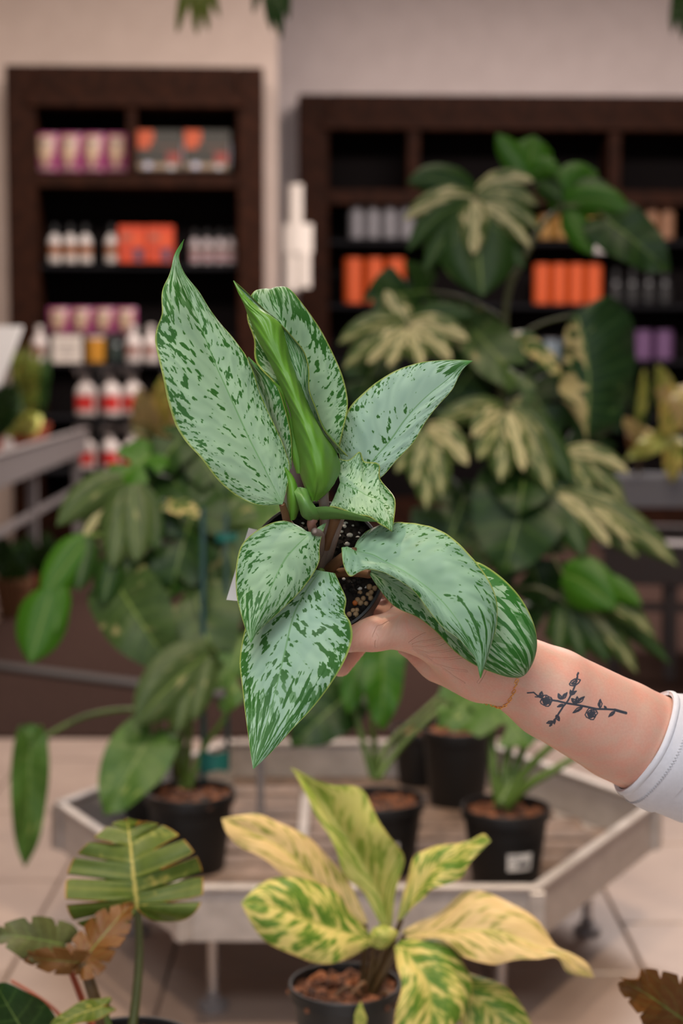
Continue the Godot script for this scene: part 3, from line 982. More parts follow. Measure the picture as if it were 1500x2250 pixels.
func shelves() -> void:
	bookcase(TL, "dark brown bookcase with pink bags and orange boxes on its top shelves", 10, 578, 142, 78, 520, 235, [[278, 299]], [379, 410], [580, 736, 915, 1032])
	bookcase(TR, "wide dark bookcase behind the tall monstera holding rows of cans", 655, 1640, 206, 722, 1580, 285, [[896, 922], [1338, 1364]], [416, 448], [527, 668, 792, 920])
	var T := TL
	var cream := Color(0.62, 0.52, 0.42)
	var pink := printed(Color(0.50, 0.20, 0.36), [[18, 8, 84, 60, cream], [28, 58, 72, 78, cream], [40, 78, 58, 92, cream], [34, 18, 66, 34, Color(0.28, 0.22, 0.2)], [10, 90, 90, 98, Color(0.6, 0.5, 0.5)]], 0.4)
	var seal := mat(Color(0.46, 0.26, 0.36), 0.5)
	var z := -0.13
	line_up(T, bag(mm(T, 48, z), 0.265, pink, seal), [103, 154, 205, 257], 378, z, "four pink and cream bags on the top shelf", "bag", "pink bags on the top shelf")
	var olive := printed(Color(0.13, 0.12, 0.08), [[2, 0, 38, 46, Color(0.62, 0.24, 0.05)], [30, 30, 42, 46, Color(0.13, 0.12, 0.08)], [44, 40, 96, 46, Color(0.35, 0.22, 0.16)], [66, 56, 96, 84, Color(0.45, 0.16, 0.12)], [4, 84, 96, 98, Color(0.5, 0.42, 0.34)], [18, 80, 34, 96, Color(0.6, 0.6, 0.66)], [70, 86, 84, 98, Color(0.62, 0.62, 0.64)]], 0.4)
	line_up(T, carton(mm(T, 100, z), 0.285, 0.16, olive), [352, 456], 379, z, "two olive cartons with an orange corner", "box", "olive cartons on the top shelf")
	var amber := printed(Color(0.62, 0.58, 0.55), [[0, 25, 100, 70, Color(0.46, 0.27, 0.14)], [10, 70, 90, 90, Color(0.7, 0.66, 0.62)]])
	var glass_white := mat(Color(0.66, 0.63, 0.61), 0.3)
	var white_bottle := bottle("fertiliser_bottle", mm(T, 29, z), 0.27, glass_white, amber, M.black)
	line_up(T, white_bottle, [121, 155, 188], 578, z, "three white bottles with amber labels, dark caps", "bottle", "amber label bottles")
	line_up(T, bottle("fertiliser_bottle", mm(T, 29, z), 0.27, glass_white, amber, M.black), [246], 578, z, "single white amber-labelled bottle beside the orange boxes", "bottle", "")
	var orange := printed(Color(0.66, 0.20, 0.04), [[8, 22, 50, 40, Color(0.5, 0.28, 0.2)], [55, 30, 90, 46, Color(0.75, 0.3, 0.1)], [58, 62, 92, 98, Color(0.18, 0.18, 0.26)], [20, 60, 44, 75, Color(0.5, 0.12, 0.02)]])
	line_up(T, carton(mm(T, 58, z), 0.26, 0.14, orange), [292, 353], 579, z, "two bright orange boxes on the middle shelf", "box", "orange boxes on the middle shelf")
	var rosy := printed(Color(0.55, 0.50, 0.50), [[0, 30, 100, 60, Color(0.40, 0.30, 0.26)], [10, 70, 90, 84, Color(0.5, 0.26, 0.3)]])
	line_up(T, bottle("small_bottle", mm(T, 22, z), 0.235, mat(Color(0.56, 0.52, 0.52), 0.3), rosy, M.black), [428, 455, 482, 506], 579, z, "four small greyish bottles at the right of the middle shelf", "bottle", "greyish bottles")
	line_up(T, bag(mm(T, 46, z), 0.19, pink, seal), [130, 179, 228, 277], 736, z, "four low pink bags on the shelf below the orange boxes", "bag", "pink bags on the lower shelf")
	# rack of bottles that stands in front of the left bookcase
	var K := wall_frame(230, 10.6, deg_to_rad(3.0))
	var rk := thing("display_rack", "black wire display rack of sprays before the left bookcase", "rack", K.origin)
	rk.basis = K.basis
	for y in [798, 915, 1033]:
		var g := Geo.new()
		var a := on(K, 60, y, 0)
		var b := on(K, 360, y, 0)
		box(g, Vector3((a.x + b.x) / 2, a.y - 0.012, -0.09), Vector3(b.x - a.x, 0.022, 0.2), 0.004)
		part("rack_shelf", [[g, M.shelf_metal]], rk, false)
	for x in [60, 218, 360]:
		var g := Geo.new()
		var a := on(K, x, 798, 0.02)
		box(g, Vector3(a.x, a.y / 2, 0.02), Vector3(0.022, a.y, 0.022), 0.003)
		part("upright", [[g, M.black]], rk, false)
	z = -0.08
	var plain := printed(Color(0.66, 0.62, 0.60), [[15, 45, 85, 70, Color(0.5, 0.36, 0.32)]])
	var jug := mat(Color(0.68, 0.64, 0.62), 0.4)
	line_up(K, bottle("white_bottle", mm(K, 34, z), 0.245, jug, plain, jug), [88], 797, z, "tall white bottle at the left end of the rack", "bottle", "")
	var card := single("price_card", [], "white printed price card standing on the bottle rack", "sign")
	var gc := Geo.new()
	box(gc, Vector3(0, 0.09, 0), Vector3(mm(K, 64, 0.01), 0.18, 0.006), 0.001)
	card.mesh = mesh_of([[gc, printed(Color(0.70, 0.66, 0.62), [[14, 30, 86, 40, Color(0.5, 0.47, 0.44)], [20, 52, 80, 60, Color(0.52, 0.49, 0.46)], [30, 68, 70, 76, Color(0.5, 0.47, 0.45)]])]])
	card.transform = Transform3D(K.basis, K * on(K, 148, 797, -0.01))
	line_up(K, can(mm(K, 40, z), 0.175, printed(Color(0.68, 0.62, 0.60), [[0, 40, 100, 75, Color(0.62, 0.42, 0.08)]]), jug, "jar"), [210], 797, z, "white jar with a yellow band on the rack", "jar", "")
	line_up(K, bottle("green_bottle", mm(K, 34, z), 0.205, mat(Color(0.08, 0.12, 0.11), 0.3), mat(Color(0.10, 0.15, 0.13), 0.4), mat(Color(0.08, 0.12, 0.11), 0.4)), [252], 797, z, "dark green bottle between jar and white jugs", "bottle", "")
	line_up(K, bottle("white_jug", mm(K, 36, z), 0.25, jug, plain, jug), [294, 332], 797, z, "two white jugs at the right end of the rack", "jug", "white jugs")
	var red := printed(Color(0.70, 0.63, 0.60), [[0, 20, 100, 80, Color(0.70, 0.58, 0.55)], [14, 28, 60, 75, Color(0.66, 0.12, 0.10)], [64, 28, 96, 75, Color(0.55, 0.2, 0.08)]])
	line_up(K, bottle("spray_bottle", mm(K, 46, z), 0.335, jug, red, jug, true), [190, 245, 293], 914, z, "three white spray bottles with red labels, upper row", "spray bottle", "upper row of sprays")
	line_up(K, bottle("spray_bottle", mm(K, 44, z), 0.30, jug, red, jug, true), [190, 243, 291], 1032, z, "three white spray bottles with red labels, lower row", "spray bottle", "lower row of sprays")
	# right bookcase
	T = TR
	z = -0.14
	var silver := mat(Color(0.46, 0.45, 0.46), 0.35, 0.5, 0.3)
	line_up(T, can(mm(T, 34, z), 0.245, silver, silver), [783, 819, 856, 893, 930], 525, z, "five silver cans on the upper right shelf", "can", "silver cans")
	line_up(T, can(mm(T, 33, z), 0.185, mat(Color(0.50, 0.36, 0.14), 0.5), mat(Color(0.42, 0.29, 0.12), 0.5), "canister"), [1198, 1233, 1268, 1303], 526, z, "four mustard canisters behind the monstera leaf", "canister", "mustard canisters")
	line_up(T, can(mm(T, 32, z), 0.25, mat(Color(0.46, 0.32, 0.22), 0.6), mat(Color(0.40, 0.27, 0.18), 0.6), "kraft_tube"), [1362, 1396, 1430, 1464], 526, z, "four kraft tubes at the right of the upper shelf", "tube", "kraft tubes")
	line_up(T, carton(mm(T, 46, -0.06), 0.17, 0.06, mat(Color(0.66, 0.63, 0.62), 0.6)), [1327], 556, 0.02, "small white price box hung before the mustard canisters", "box", "")
	var orn := mat(Color(0.70, 0.28, 0.09), 0.5)
	line_up(T, can(mm(T, 41, z), 0.35, orn, orn, "orange_canister"), [776, 822, 868], 667, z, "three orange canisters left of the monstera", "canister", "orange canisters, left")
	line_up(T, can(mm(T, 36, z), 0.31, orn, orn, "orange_canister"), [1189, 1227, 1265, 1303], 668, z, "four orange canisters right of the monstera stem", "canister", "orange canisters, right")
	line_up(T, bottle("black_bottle", mm(T, 30, z), 0.28, mat(Color(0.05, 0.05, 0.055), 0.4), mat(Color(0.09, 0.09, 0.09), 0.5), M.black), [1352, 1388, 1424, 1460], 669, z, "four black bottles at the right of the orange canisters", "bottle", "black bottles")
	line_up(T, can(mm(T, 36, z), 0.16, mat(Color(0.42, 0.47, 0.50), 0.4), silver, "pale_tin"), [1208, 1248, 1288], 790, z, "three pale blue tins on the lower right shelf", "tin", "pale tins")
	line_up(T, can(mm(T, 40, z), 0.23, mat(Color(0.34, 0.23, 0.36), 0.5), mat(Color(0.30, 0.20, 0.32), 0.5), "purple_canister"), [1412, 1457], 790, z, "two purple canisters on the lower right shelf", "canister", "purple canisters")
	# white paper sleeves hanging at the left edge of the right bookcase
	var S := wall_frame(655, 11.9, 0.0)
	var sl := thing("paper_sleeves", "stack of white paper sleeves hanging beside the wide bookcase", "paper", S * on(S, 655, 640, 0))
	for a in [[634, 405, 664, 640, 0.0], [624, 492, 686, 556, 0.05], [626, 540, 656, 640, 0.04], [654, 552, 682, 632, 0.06]]:
		var P := []
		var vv := PackedFloat32Array()
		for r in 9:
			var row := PackedVector3Array()
			for c in 9:
				var u := c / 8.0
				var p := on(S, lerpf(a[0], a[2], u), lerpf(a[3], a[1], r / 8.0), a[4])
				row.append(S * (p + Vector3(0, 0, 0.03 * sin(PI * u))))
			P.append(row)
			vv.append(r / 8.0)
		var gf := Geo.new()
		var gb := Geo.new()
		sheet(P, vv, 0.004, gf, gb)
		part("sleeve", [[gf, M.paper], [gb, M.paper]], sl)
	var g2 := Geo.new()
	tube(g2, [S * on(S, 640, 425, -0.02), S * on(S, 640, 425, -0.3)], 0.008, 0.008)
	part("hook", [[g2, M.chrome]], sl)

# ---------- the low hexagonal tray on legs and the pots in it ----------
const RIM_Y := 0.289
func hex_corner(k: int, r: float, y: float) -> Vector3:
	var c := at(784, 807, 3.44)
	var w := deg_to_rad(60.0 * k)
	return Vector3(c.x + cos(w) * r, y, c.z + sin(w) * r)

func tray() -> void:
	var s := 0.656
	var c := at(784, 807, 3.44)
	var t := thing("plant_tray", "low galvanised hexagonal plant tray on legs with black pots", "tray", Vector3(c.x, 0, c.z))
	for k in 6:
		var a := hex_corner(k, s, 0)
		var b := hex_corner(k + 1, s, 0)
		var mid := (a + b) / 2
		var xf := Transform3D(Basis(Vector3.UP, atan2(a.z - b.z, b.x - a.x)), Vector3(mid.x, 0, mid.z))
		var g := Geo.new()
		box(g, Vector3(0, RIM_Y - 0.05, 0), Vector3(s - 0.004, 0.1, 0.004), 0.001, xf)
		part("side_panel", [[g, M.galv]], t)
		g = Geo.new()
		box(g, Vector3(0, RIM_Y + 0.003, 0), Vector3(s + 0.012, 0.009, 0.022), 0.002, xf)
		part("rim", [[g, M.galv]], t)
		g = Geo.new()
		box(g, Vector3(0, RIM_Y - 0.05, 0), Vector3(0.03, 0.096, 0.03), 0.003, Transform3D(xf.basis, Vector3(a.x, 0, a.z)))
		part("corner_post", [[g, M.galv]], t)
	# bottom sheet
	var g2 := Geo.new()
	var top := []
	for k in 6: top.append(hex_corner(k, s - 0.01, RIM_Y - 0.097))
	g2.poly(top, Vector3(c.x, -5, c.z))
	var bot := []
	for k in 6: bot.append(hex_corner(k, s - 0.01, RIM_Y - 0.1))
	g2.poly(bot, Vector3(c.x, 5, c.z))
	part("bottom_sheet", [[g2, M.galv]], t)
	# weathered boards lying across, in two halves with a gap between
	rng.seed = 5
	for half in 2:
		for k in 12:
			var z := c.z - 0.50 + k * 0.091
			var ext := (s - 0.03) * 1.0 - absf(z - c.z) * 0.577 - 0.03
			if ext < 0.1: continue
			var xa := c.x - ext if half == 0 else c.x - 0.108
			var xb := c.x - 0.132 if half == 0 else c.x + ext
			var g := Geo.new()
			box(g, Vector3((xa + xb) / 2, RIM_Y - 0.087 + rng.randf_range(-0.001, 0.002), z), Vector3(xb - xa, 0.018, 0.078), 0.003)
			part("board", [[g, M.board]], t)
	# legs with feet
	for p in [[468, 2100, 3.02], [1100, 2100, 3.02], [300, 2000, 3.44], [1290, 2000, 3.44], [520, 1900, 3.86], [1040, 1900, 3.86]]:
		var q := at(p[0], p[1], p[2])
		var g := Geo.new()
		lathe(g, [Vector2(0, 0.03), Vector2(0.011, 0.03), Vector2(0.011, RIM_Y - 0.1), Vector2(0, RIM_Y - 0.1)], 14, Transform3D(Basis(), Vector3(q.x, 0, q.z)))
		var leg := part("leg", [[g, M.chrome]], t)
		g = Geo.new()
		lathe(g, [Vector2(0, 0), Vector2(0.03, 0), Vector2(0.03, 0.012), Vector2(0.014, 0.02), Vector2(0.014, 0.032), Vector2(0, 0.032)], 14, Transform3D(Basis(), Vector3(q.x, 0, q.z)))
		part("foot", [[g, M.grey_metal]], leg)
	# upright grey rod beside the left pots
	var g3 := Geo.new()
	var q3 := at(573, 1800, 3.35)
	lathe(g3, [Vector2(0, RIM_Y - 0.08), Vector2(0.0085, RIM_Y - 0.08), Vector2(0.0085, 0.62), Vector2(0, 0.62)], 12, Transform3D(Basis(), Vector3(q3.x, 0, q3.z)))
	single("support_rod", [[g3, M.grey_metal]], "thin grey metal rod standing upright in the hexagonal tray", "rod")

const BED := 0.211   # top of the boards in the tray

# black nursery pot: base centre, rim radius, height; with bark filling
func nursery_pot(t: Node3D, base: Vector3, r: float, h: float, bark := true, label_at := -99.0) -> void:
	var g := Geo.new()
	var X := Transform3D(Basis(), base)
	lathe(g, [Vector2(0, 0), Vector2(r * 0.72, 0), Vector2(r * 0.75, 0.006), Vector2(r * 0.93, h * 0.86), Vector2(r * 0.98, h * 0.865), Vector2(r * 1.0, h * 0.87), Vector2(r, h * 0.985), Vector2(r * 0.985, h), Vector2(r * 0.955, h), Vector2(r * 0.94, h * 0.985), Vector2(r * 0.88, h * 0.6)], 32, X)
	part("pot", [[g, M.pot]], t)
	g = Geo.new()
	lathe(g, [Vector2(r * 0.93, h * 0.86), Vector2(r * 0.6, h * 0.885), Vector2(0, h * 0.9)], 24, X)
	part("soil", [[g, M.soil]], t)
	if bark:
		rng.seed = int(base.x * 1000) + 77
		var gs := [Geo.new(), Geo.new(), Geo.new()]
		for k in 150:
			var a := rng.randf() * TAU
			var q := sqrt(rng.randf()) * r * 0.9
			var b := Basis.from_euler(Vector3(rng.randf_range(-0.6, 0.6), rng.randf() * TAU, rng.randf_range(-0.6, 0.6)))
			box(gs[rng.randi() % 3], Vector3.ZERO, Vector3(rng.randf_range(0.010, 0.024), rng.randf_range(0.003, 0.007), rng.randf_range(0.006, 0.014)), 0.0, Transform3D(b, base + Vector3(cos(a) * q, h * 0.895, sin(a) * q)))
		var o := part("bark_chips", [[gs[0], M.bark[0]], [gs[1], M.bark[1]], [gs[2], M.bark[2]]], t)
		o.set_meta("kind", "stuff")
	if label_at > -90.0:
		g = Geo.new()
		var P := []
		var vv := PackedFloat32Array()
		var wide := 0.33
		for row in 4:
			var rw := PackedVector3Array()
			for cc in 7:
				var w := label_at + (cc / 6.0 - 0.5) * wide * 2.0
				var hh := h * lerpf(0.30, 0.52, row / 3.0)
				var rr := lerpf(r * 0.75, r * 0.93, hh / (h * 0.86)) + 0.0015
				rw.append(base + Vector3(sin(w) * rr, hh, cos(w) * rr))
			P.append(rw)
			vv.append(1.0 - row / 3.0)
		var gb := Geo.new()
		sheet(P, vv, 0.0006, g, gb)
		part("price_label", [[g, M.label], [gb, M.white]], t)

# petiole from a to b that bows by "bow" towards up
func petiole(t: Node3D, pts: Array, r0: float, r1: float, m: Material, called := "petiole") -> void:
	var g := Geo.new()
	tube(g, spline(pts, 6), r0, r1, 8)
	part(called, [[g, m]], t)

# leaf rows: [bx, by, bd, tx, ty, td, width ratio, slits, pattern, curve, nx, ny, nz, extras]
func foliage(t: Node3D, list: Array, back: Material) -> void:
	var k := 0
	for a in list:
		var B := at(a[0], a[1], a[2])
		var T := at(a[3], a[4], a[5])
		var gf := Geo.new()
		var gb := Geo.new()
		var o := {"slits": a[7], "curve": a[9], "phase": fposmod(k * 0.37, 1.0)}
		if a.size() > 13: o.merge(a[13], true)
		broad(B, T, Vector3(a[10], a[11], a[12]), a[6], o, gf, gb)
		part("leaf", [[gf, M.var[a[8]]], [gb, back]], t)
		k += 1

# one leaf made of drooping fingers: [x0, y0, d0, x1, y1, d1, width px, bow px, pattern]
func fingers(t: Node3D, list: Array, back: Material) -> void:
	var by := {}
	var gb := Geo.new()
	for a in list:
		var p0 := Vector2(a[0], a[1])
		var p1 := Vector2(a[3], a[4])
		var mid := (p0 + p1) / 2 + Vector2(0, -a[7])
		var rows := []
		var prof := [0.42, 0.78, 0.98, 1.0, 0.95, 0.80, 0.5]
		for k in 7:
			var f := k / 7.0
			var c := p0.lerp(mid, f).lerp(mid.lerp(p1, f), f)
			var tg := ((mid - p0).lerp(p1 - mid, f)).normalized()
			var nr: Vector2 = Vector2(-tg.y, tg.x) * (a[6] * 0.6 * prof[k])
			var d: float = (lerpf(a[2], a[5], f) - 3.0) * 1000.0
			var sag: float = 12.0 * prof[k]
			rows.append([c.x - nr.x, c.y - nr.y, d + sag, c.x, c.y, d, c.x + nr.x, c.y + nr.y, d + sag])
		rows.append([p1.x, p1.y, (a[5] - 3.0) * 1000.0])
		if not by.has(a[8]): by[a[8]] = Geo.new()
		blade(rows, 3.0, {"half": 4, "sub": 3, "bulge": 0.15, "thick": 0.001}, by[a[8]], gb)
	var parts := []
	for k in by: parts.append([by[k], M.var[k]])
	parts.append([gb, back])
	part("leaf", parts, t)

func pot_base(x: float, d: float, y := BED) -> Vector3:
	var p := at(x, 807, d)
	return Vector3(p.x, y, p.z)

func potted() -> void:
	var back := mat(Color(0.24, 0.33, 0.15), 0.55)
	var backd := mat(Color(0.15, 0.23, 0.09), 0.55)
	for m in [back, backd]:
		m.backlight_enabled = true
		m.backlight = Color(0.1, 0.18, 0.04)
	# --- tall variegated monstera, back right ---
	var b := pot_base(1010, 3.74)
	var t := thing("variegated_monstera", "tall cream and green variegated monstera rising behind the forearm", "plant", b)
	nursery_pot(t, b, 0.088, 0.185)
	petiole(t, [at(1008, 1640, 3.74), at(1045, 1400, 3.8), at(1085, 1100, 3.9), at(1106, 780, 4.0), at(1115, 650, 4.0), at(1150, 570, 4.0), at(1195, 490, 4.0), at(1240, 448, 4.0)], 0.010, 0.006, M.stem_dark, "stem")
	for q in [[[1112, 650, 4.0], [1130, 520, 3.98], [1080, 440, 3.94], [1045, 425, 3.92]], [[1108, 700, 4.0], [1020, 655, 4.02], [940, 640, 4.05]], [[1108, 770, 4.0], [1010, 720, 3.95], [905, 692, 3.9]], [[1106, 770, 4.0], [1180, 715, 3.98], [1262, 692, 3.95]], [[1230, 450, 4.0], [1200, 420, 4.0], [1172, 405, 4.0]], [[1235, 452, 4.0], [1300, 455, 3.98], [1332, 482, 3.96]], [[1100, 900, 3.95], [1150, 870, 3.9], [1095, 895, 3.85]], [[1090, 1050, 3.92], [1160, 1030, 3.85], [1228, 1098, 3.8]], [[1080, 1150, 3.9], [1180, 1180, 3.8], [1240, 1268, 3.75]], [[1060, 1320, 3.85], [1170, 1290, 3.8], [1250, 1330, 3.78]], [[1095, 1000, 3.9], [1020, 960, 3.85], [962, 955, 3.8]]]:
		var pts := []
		for e in q: pts.append(at(e[0], e[1], e[2]))
		petiole(t, pts, 0.0045, 0.0032, M.stem_dark)
	fingers(t, [
		[1042, 432, 3.92, 894, 402, 3.9, 62, 42, "fgreen"], [1040, 436, 3.91, 886, 484, 3.88, 46, 40, "fcream"], [1038, 442, 3.91, 894, 552, 3.87, 54, 44, "fgreen"], [1036, 455, 3.91, 932, 596, 3.87, 58, 26, "fgreen"],
		[1042, 440, 3.91, 1060, 652, 3.85, 158, 0, "fgreen"], [1042, 440, 3.89, 1040, 560, 3.86, 60, 0, "fcream"], [1050, 470, 3.91, 1152, 590, 3.87, 52, 16, "fgreen"], [1050, 450, 3.9, 1166, 546, 3.86, 44, 34, "fcream"], [1048, 442, 3.9, 1186, 506, 3.87, 46, 36, "fgrey"], [1048, 436, 3.91, 1184, 452, 3.88, 42, 34, "fgrey"], [1046, 428, 3.92, 1172, 398, 3.9, 46, 30, "fcream"]], back)
	fingers(t, [[1160, 392, 4.0, 1090, 293, 4.02, 50, 0, "fbright"], [1160, 395, 4.0, 1172, 298, 4.03, 84, 6, "fbright"], [1165, 390, 4.0, 1228, 380, 3.97, 46, 30, "fbright"], [1180, 400, 4.0, 1236, 440, 3.97, 46, 8, "fgreen"]], back)
	fingers(t, [[1236, 458, 4.0, 1312, 378, 4.02, 96, 22, "fbright"], [1240, 452, 4.0, 1384, 466, 3.94, 62, 40, "fbright"], [1244, 462, 4.0, 1302, 560, 3.94, 52, 0, "fbright"], [1240, 460, 4.0, 1214, 400, 4.0, 50, 0, "fbright"], [1250, 450, 4.0, 1345, 420, 3.98, 56, 24, "fgreen"]], backd)
	fingers(t, [[894, 716, 3.9, 846, 638, 3.92, 52, 0, "fcream"], [892, 716, 3.9, 742, 756, 3.85, 52, 36, "fgrey"], [890, 720, 3.9, 752, 812, 3.84, 46, 26, "fgrey"], [890, 722, 3.89, 806, 800, 3.84, 46, 14, "fcream"], [894, 724, 3.89, 852, 806, 3.84, 40, 4, "fcream"], [896, 724, 3.89, 928, 806, 3.84, 44, 4, "fcream"], [900, 720, 3.89, 992, 792, 3.84, 54, 14, "fcream"], [900, 716, 3.89, 1030, 748, 3.85, 54, 16, "fcream"], [900, 712, 3.9, 1042, 690, 3.88, 56, 14, "fgreen"]], back)
	fingers(t, [[1108, 902, 3.85, 952, 940, 3.8, 50, 34, "fgrey"], [1106, 906, 3.85, 1036, 960, 3.78, 50, 18, "fcream"], [1106, 910, 3.85, 1050, 1012, 3.76, 62, 10, "fgrey"], [1110, 912, 3.84, 1100, 1060, 3.75, 60, 0, "fgrey"], [1116, 908, 3.84, 1150, 1036, 3.74, 48, 8, "fcream"], [1116, 904, 3.85, 1214, 1086, 3.76, 70, 30, "fgrey"], [1118, 902, 3.86, 1262, 1066, 3.78, 64, 44, "fgreen"], [1116, 900, 3.87, 1180, 910, 3.85, 40, 14, "fcream"]], back)
	fingers(t, [[938, 944, 3.8, 1028, 1022, 3.74, 62, 24, "fcream"], [936, 948, 3.8, 972, 1092, 3.72, 62, 10, "fgrey"], [934, 948, 3.8, 908, 1070, 3.73, 52, 4, "fgrey"], [932, 950, 3.8, 938, 1120, 3.71, 54, 0, "fgrey"], [930, 944, 3.82, 870, 1040, 3.76, 52, 8, "fgrey"]], back)
	fingers(t, [[1220, 1094, 3.8, 1284, 1226, 3.73, 62, 16, "fgreen"], [1222, 1090, 3.8, 1340, 1200, 3.73, 56, 30, "fcream"], [1224, 1088, 3.8, 1402, 1226, 3.71, 60, 36, "fgrey"], [1226, 1086, 3.8, 1490, 1244, 3.68, 66, 44, "fgrey"], [1300, 1120, 3.76, 1380, 1190, 3.7, 30, 10, "fcream"]], back)
	fingers(t, [[1236, 1000, 3.86, 1382, 1040, 3.8, 46, 30, "fcream"], [1238, 1004, 3.86, 1376, 1108, 3.8, 50, 34, "fgrey"], [1234, 1006, 3.86, 1300, 1082, 3.8, 54, 14, "fgrey"], [1232, 1006, 3.87, 1250, 1110, 3.82, 50, 4, "fgreen"]], back)
	fingers(t, [[1240, 1330, 3.78, 1226, 1440, 3.72, 46, 0, "fgreen"], [1246, 1330, 3.78, 1280, 1450, 3.72, 48, 6, "fgreen"], [1250, 1326, 3.78, 1336, 1458, 3.72, 54, 20, "fgreen"], [1256, 1322, 3.78, 1400, 1480, 3.7, 52, 36, "fgrey"], [1260, 1320, 3.78, 1474, 1462, 3.69, 40, 50, "fgreen"]], backd)
	fingers(t, [[1236, 1262, 3.75, 1352, 1340, 3.68, 96, 26, "fbright"], [1250, 1290, 3.75, 1440, 1400, 3.66, 50, 40, "fgrey"], [1290, 1280, 3.74, 1410, 1330, 3.66, 50, 20, "fbright"]], backd)
	# hanging leaf, dark half and cream half
	var hf := Geo.new()
	var hb := Geo.new()
	blade([[1258, 690, 0, 1262, 688, 0, 1272, 684, 0], [1244, 720, 10, 1272, 710, -10, 1340, 652, 20], [1236, 760, 14, 1284, 770, -14, 1386, 700, 30], [1238, 810, 14, 1292, 830, -16, 1396, 790, 30], [1226, 862, 10, 1292, 890, -16, 1376, 890, 24], [1252, 900, 0, 1290, 940, -10, 1340, 950, 10], [1290, 968, 0]], 3.92, {"half": 7, "bulge": 0.1, "ripple": 0.01, "thick": 0.001}, hf, hb)
	part("leaf", [[hf, M.var.halfleft], [hb, backd]], t)
	foliage(t, [
		[1330, 482, 3.96, 1470, 600, 3.9, 0.66, 0, "green", 0.6, -0.1, 0.3, 1.0],
		[940, 640, 4.05, 798, 660, 4.0, 0.95, 1, "green", 0.5, 0.0, 0.3, 1.0],
		[1018, 705, 3.95, 1172, 890, 3.85, 0.5, 1, "grey", 0.5, 0.2, 0.4, 1.0],
		[1130, 742, 3.97, 1235, 835, 3.9, 0.4, 0, "cream", 0.9, 0.2, 0.5, 0.8],
		[1165, 1045, 3.84, 1105, 1265, 3.76, 0.95, 0, "green", 0.5, -0.1, 0.5, 1.0],
		[1150, 1050, 3.82, 1140, 1130, 3.76, 1.5, 0, "green", 0.5, -0.1, 0.8, 0.7],
		[1020, 1090, 3.95, 960, 1280, 3.9, 1.0, 2, "green", 0.6, -0.1, 0.4, 1.0],
		[1140, 1180, 3.95, 1200, 1340, 3.9, 1.0, 2, "green", 0.6, 0.1, 0.4, 1.0],
		[1050, 800, 4.05, 960, 920, 4.0, 0.9, 2, "green", 0.5, 0.0, 0.4, 1.0],
		[1150, 840, 4.1, 1230, 960, 4.05, 0.9, 2, "green", 0.5, 0.0, 0.4, 1.0],
		[1290, 860, 4.1, 1330, 1010, 4.05, 0.8, 1, "green", 0.5, 0.0, 0.4, 1.0],
		[1180, 1320, 3.95, 1330, 1420, 3.85, 0.8, 2, "green", 0.6, 0.0, 0.6, 1.0],
		[1070, 1270, 3.95, 1010, 1400, 3.9, 1.0, 1, "green", 0.6, 0.0, 0.4, 1.0],
		[1240, 980, 4.05, 1300, 1130, 4.0, 1.0, 2, "green", 0.6, 0.0, 0.4, 1.0],
		[930, 900, 4.1, 860, 1010, 4.05, 0.9, 2, "green", 0.6, 0.0, 0.4, 1.0],
		[830, 790, 4.1, 780, 900, 4.05, 0.9, 2, "green", 0.6, 0.0, 0.4, 1.0],
		[1060, 1080, 4.0, 1050, 1200, 3.98, 1.2, 2, "green", 0.6, 0.0, 0.4, 1.0],
		[1010, 1180, 3.9, 1090, 1250, 3.85, 0.8, 1, "grey", 0.6, 0.0, 0.5, 1.0],
	], back)
	# --- left green monstera with bark filled pot ---
	b = pot_base(410, 3.24)
	t = thing("green_monstera", "leafy green monstera staked in black pot at the tray's left", "plant", b)
	nursery_pot(t, b, 0.094, 0.165)
	for q in [[[400, 1730, 3.24], [395, 1650, 3.26], [430, 1500, 3.3], [440, 1300, 3.35], [430, 1110, 3.4]], [[405, 1730, 3.24], [415, 1640, 3.22], [420, 1540, 3.2], [430, 1445, 3.2]], [[415, 1730, 3.25], [450, 1640, 3.26], [500, 1560, 3.25], [530, 1400, 3.3]], [[400, 1700, 3.24], [350, 1450, 3.3], [300, 1250, 3.34], [290, 1065, 3.36]], [[398, 1710, 3.24], [380, 1660, 3.2], [340, 1625, 3.16], [330, 1620, 3.15]], [[430, 1300, 3.35], [330, 1180, 3.38], [192, 1178, 3.3]]]:
		var pts := []
		for e in q: pts.append(at(e[0], e[1], e[2]))
		petiole(t, pts, 0.008, 0.0045, M.stem_green)
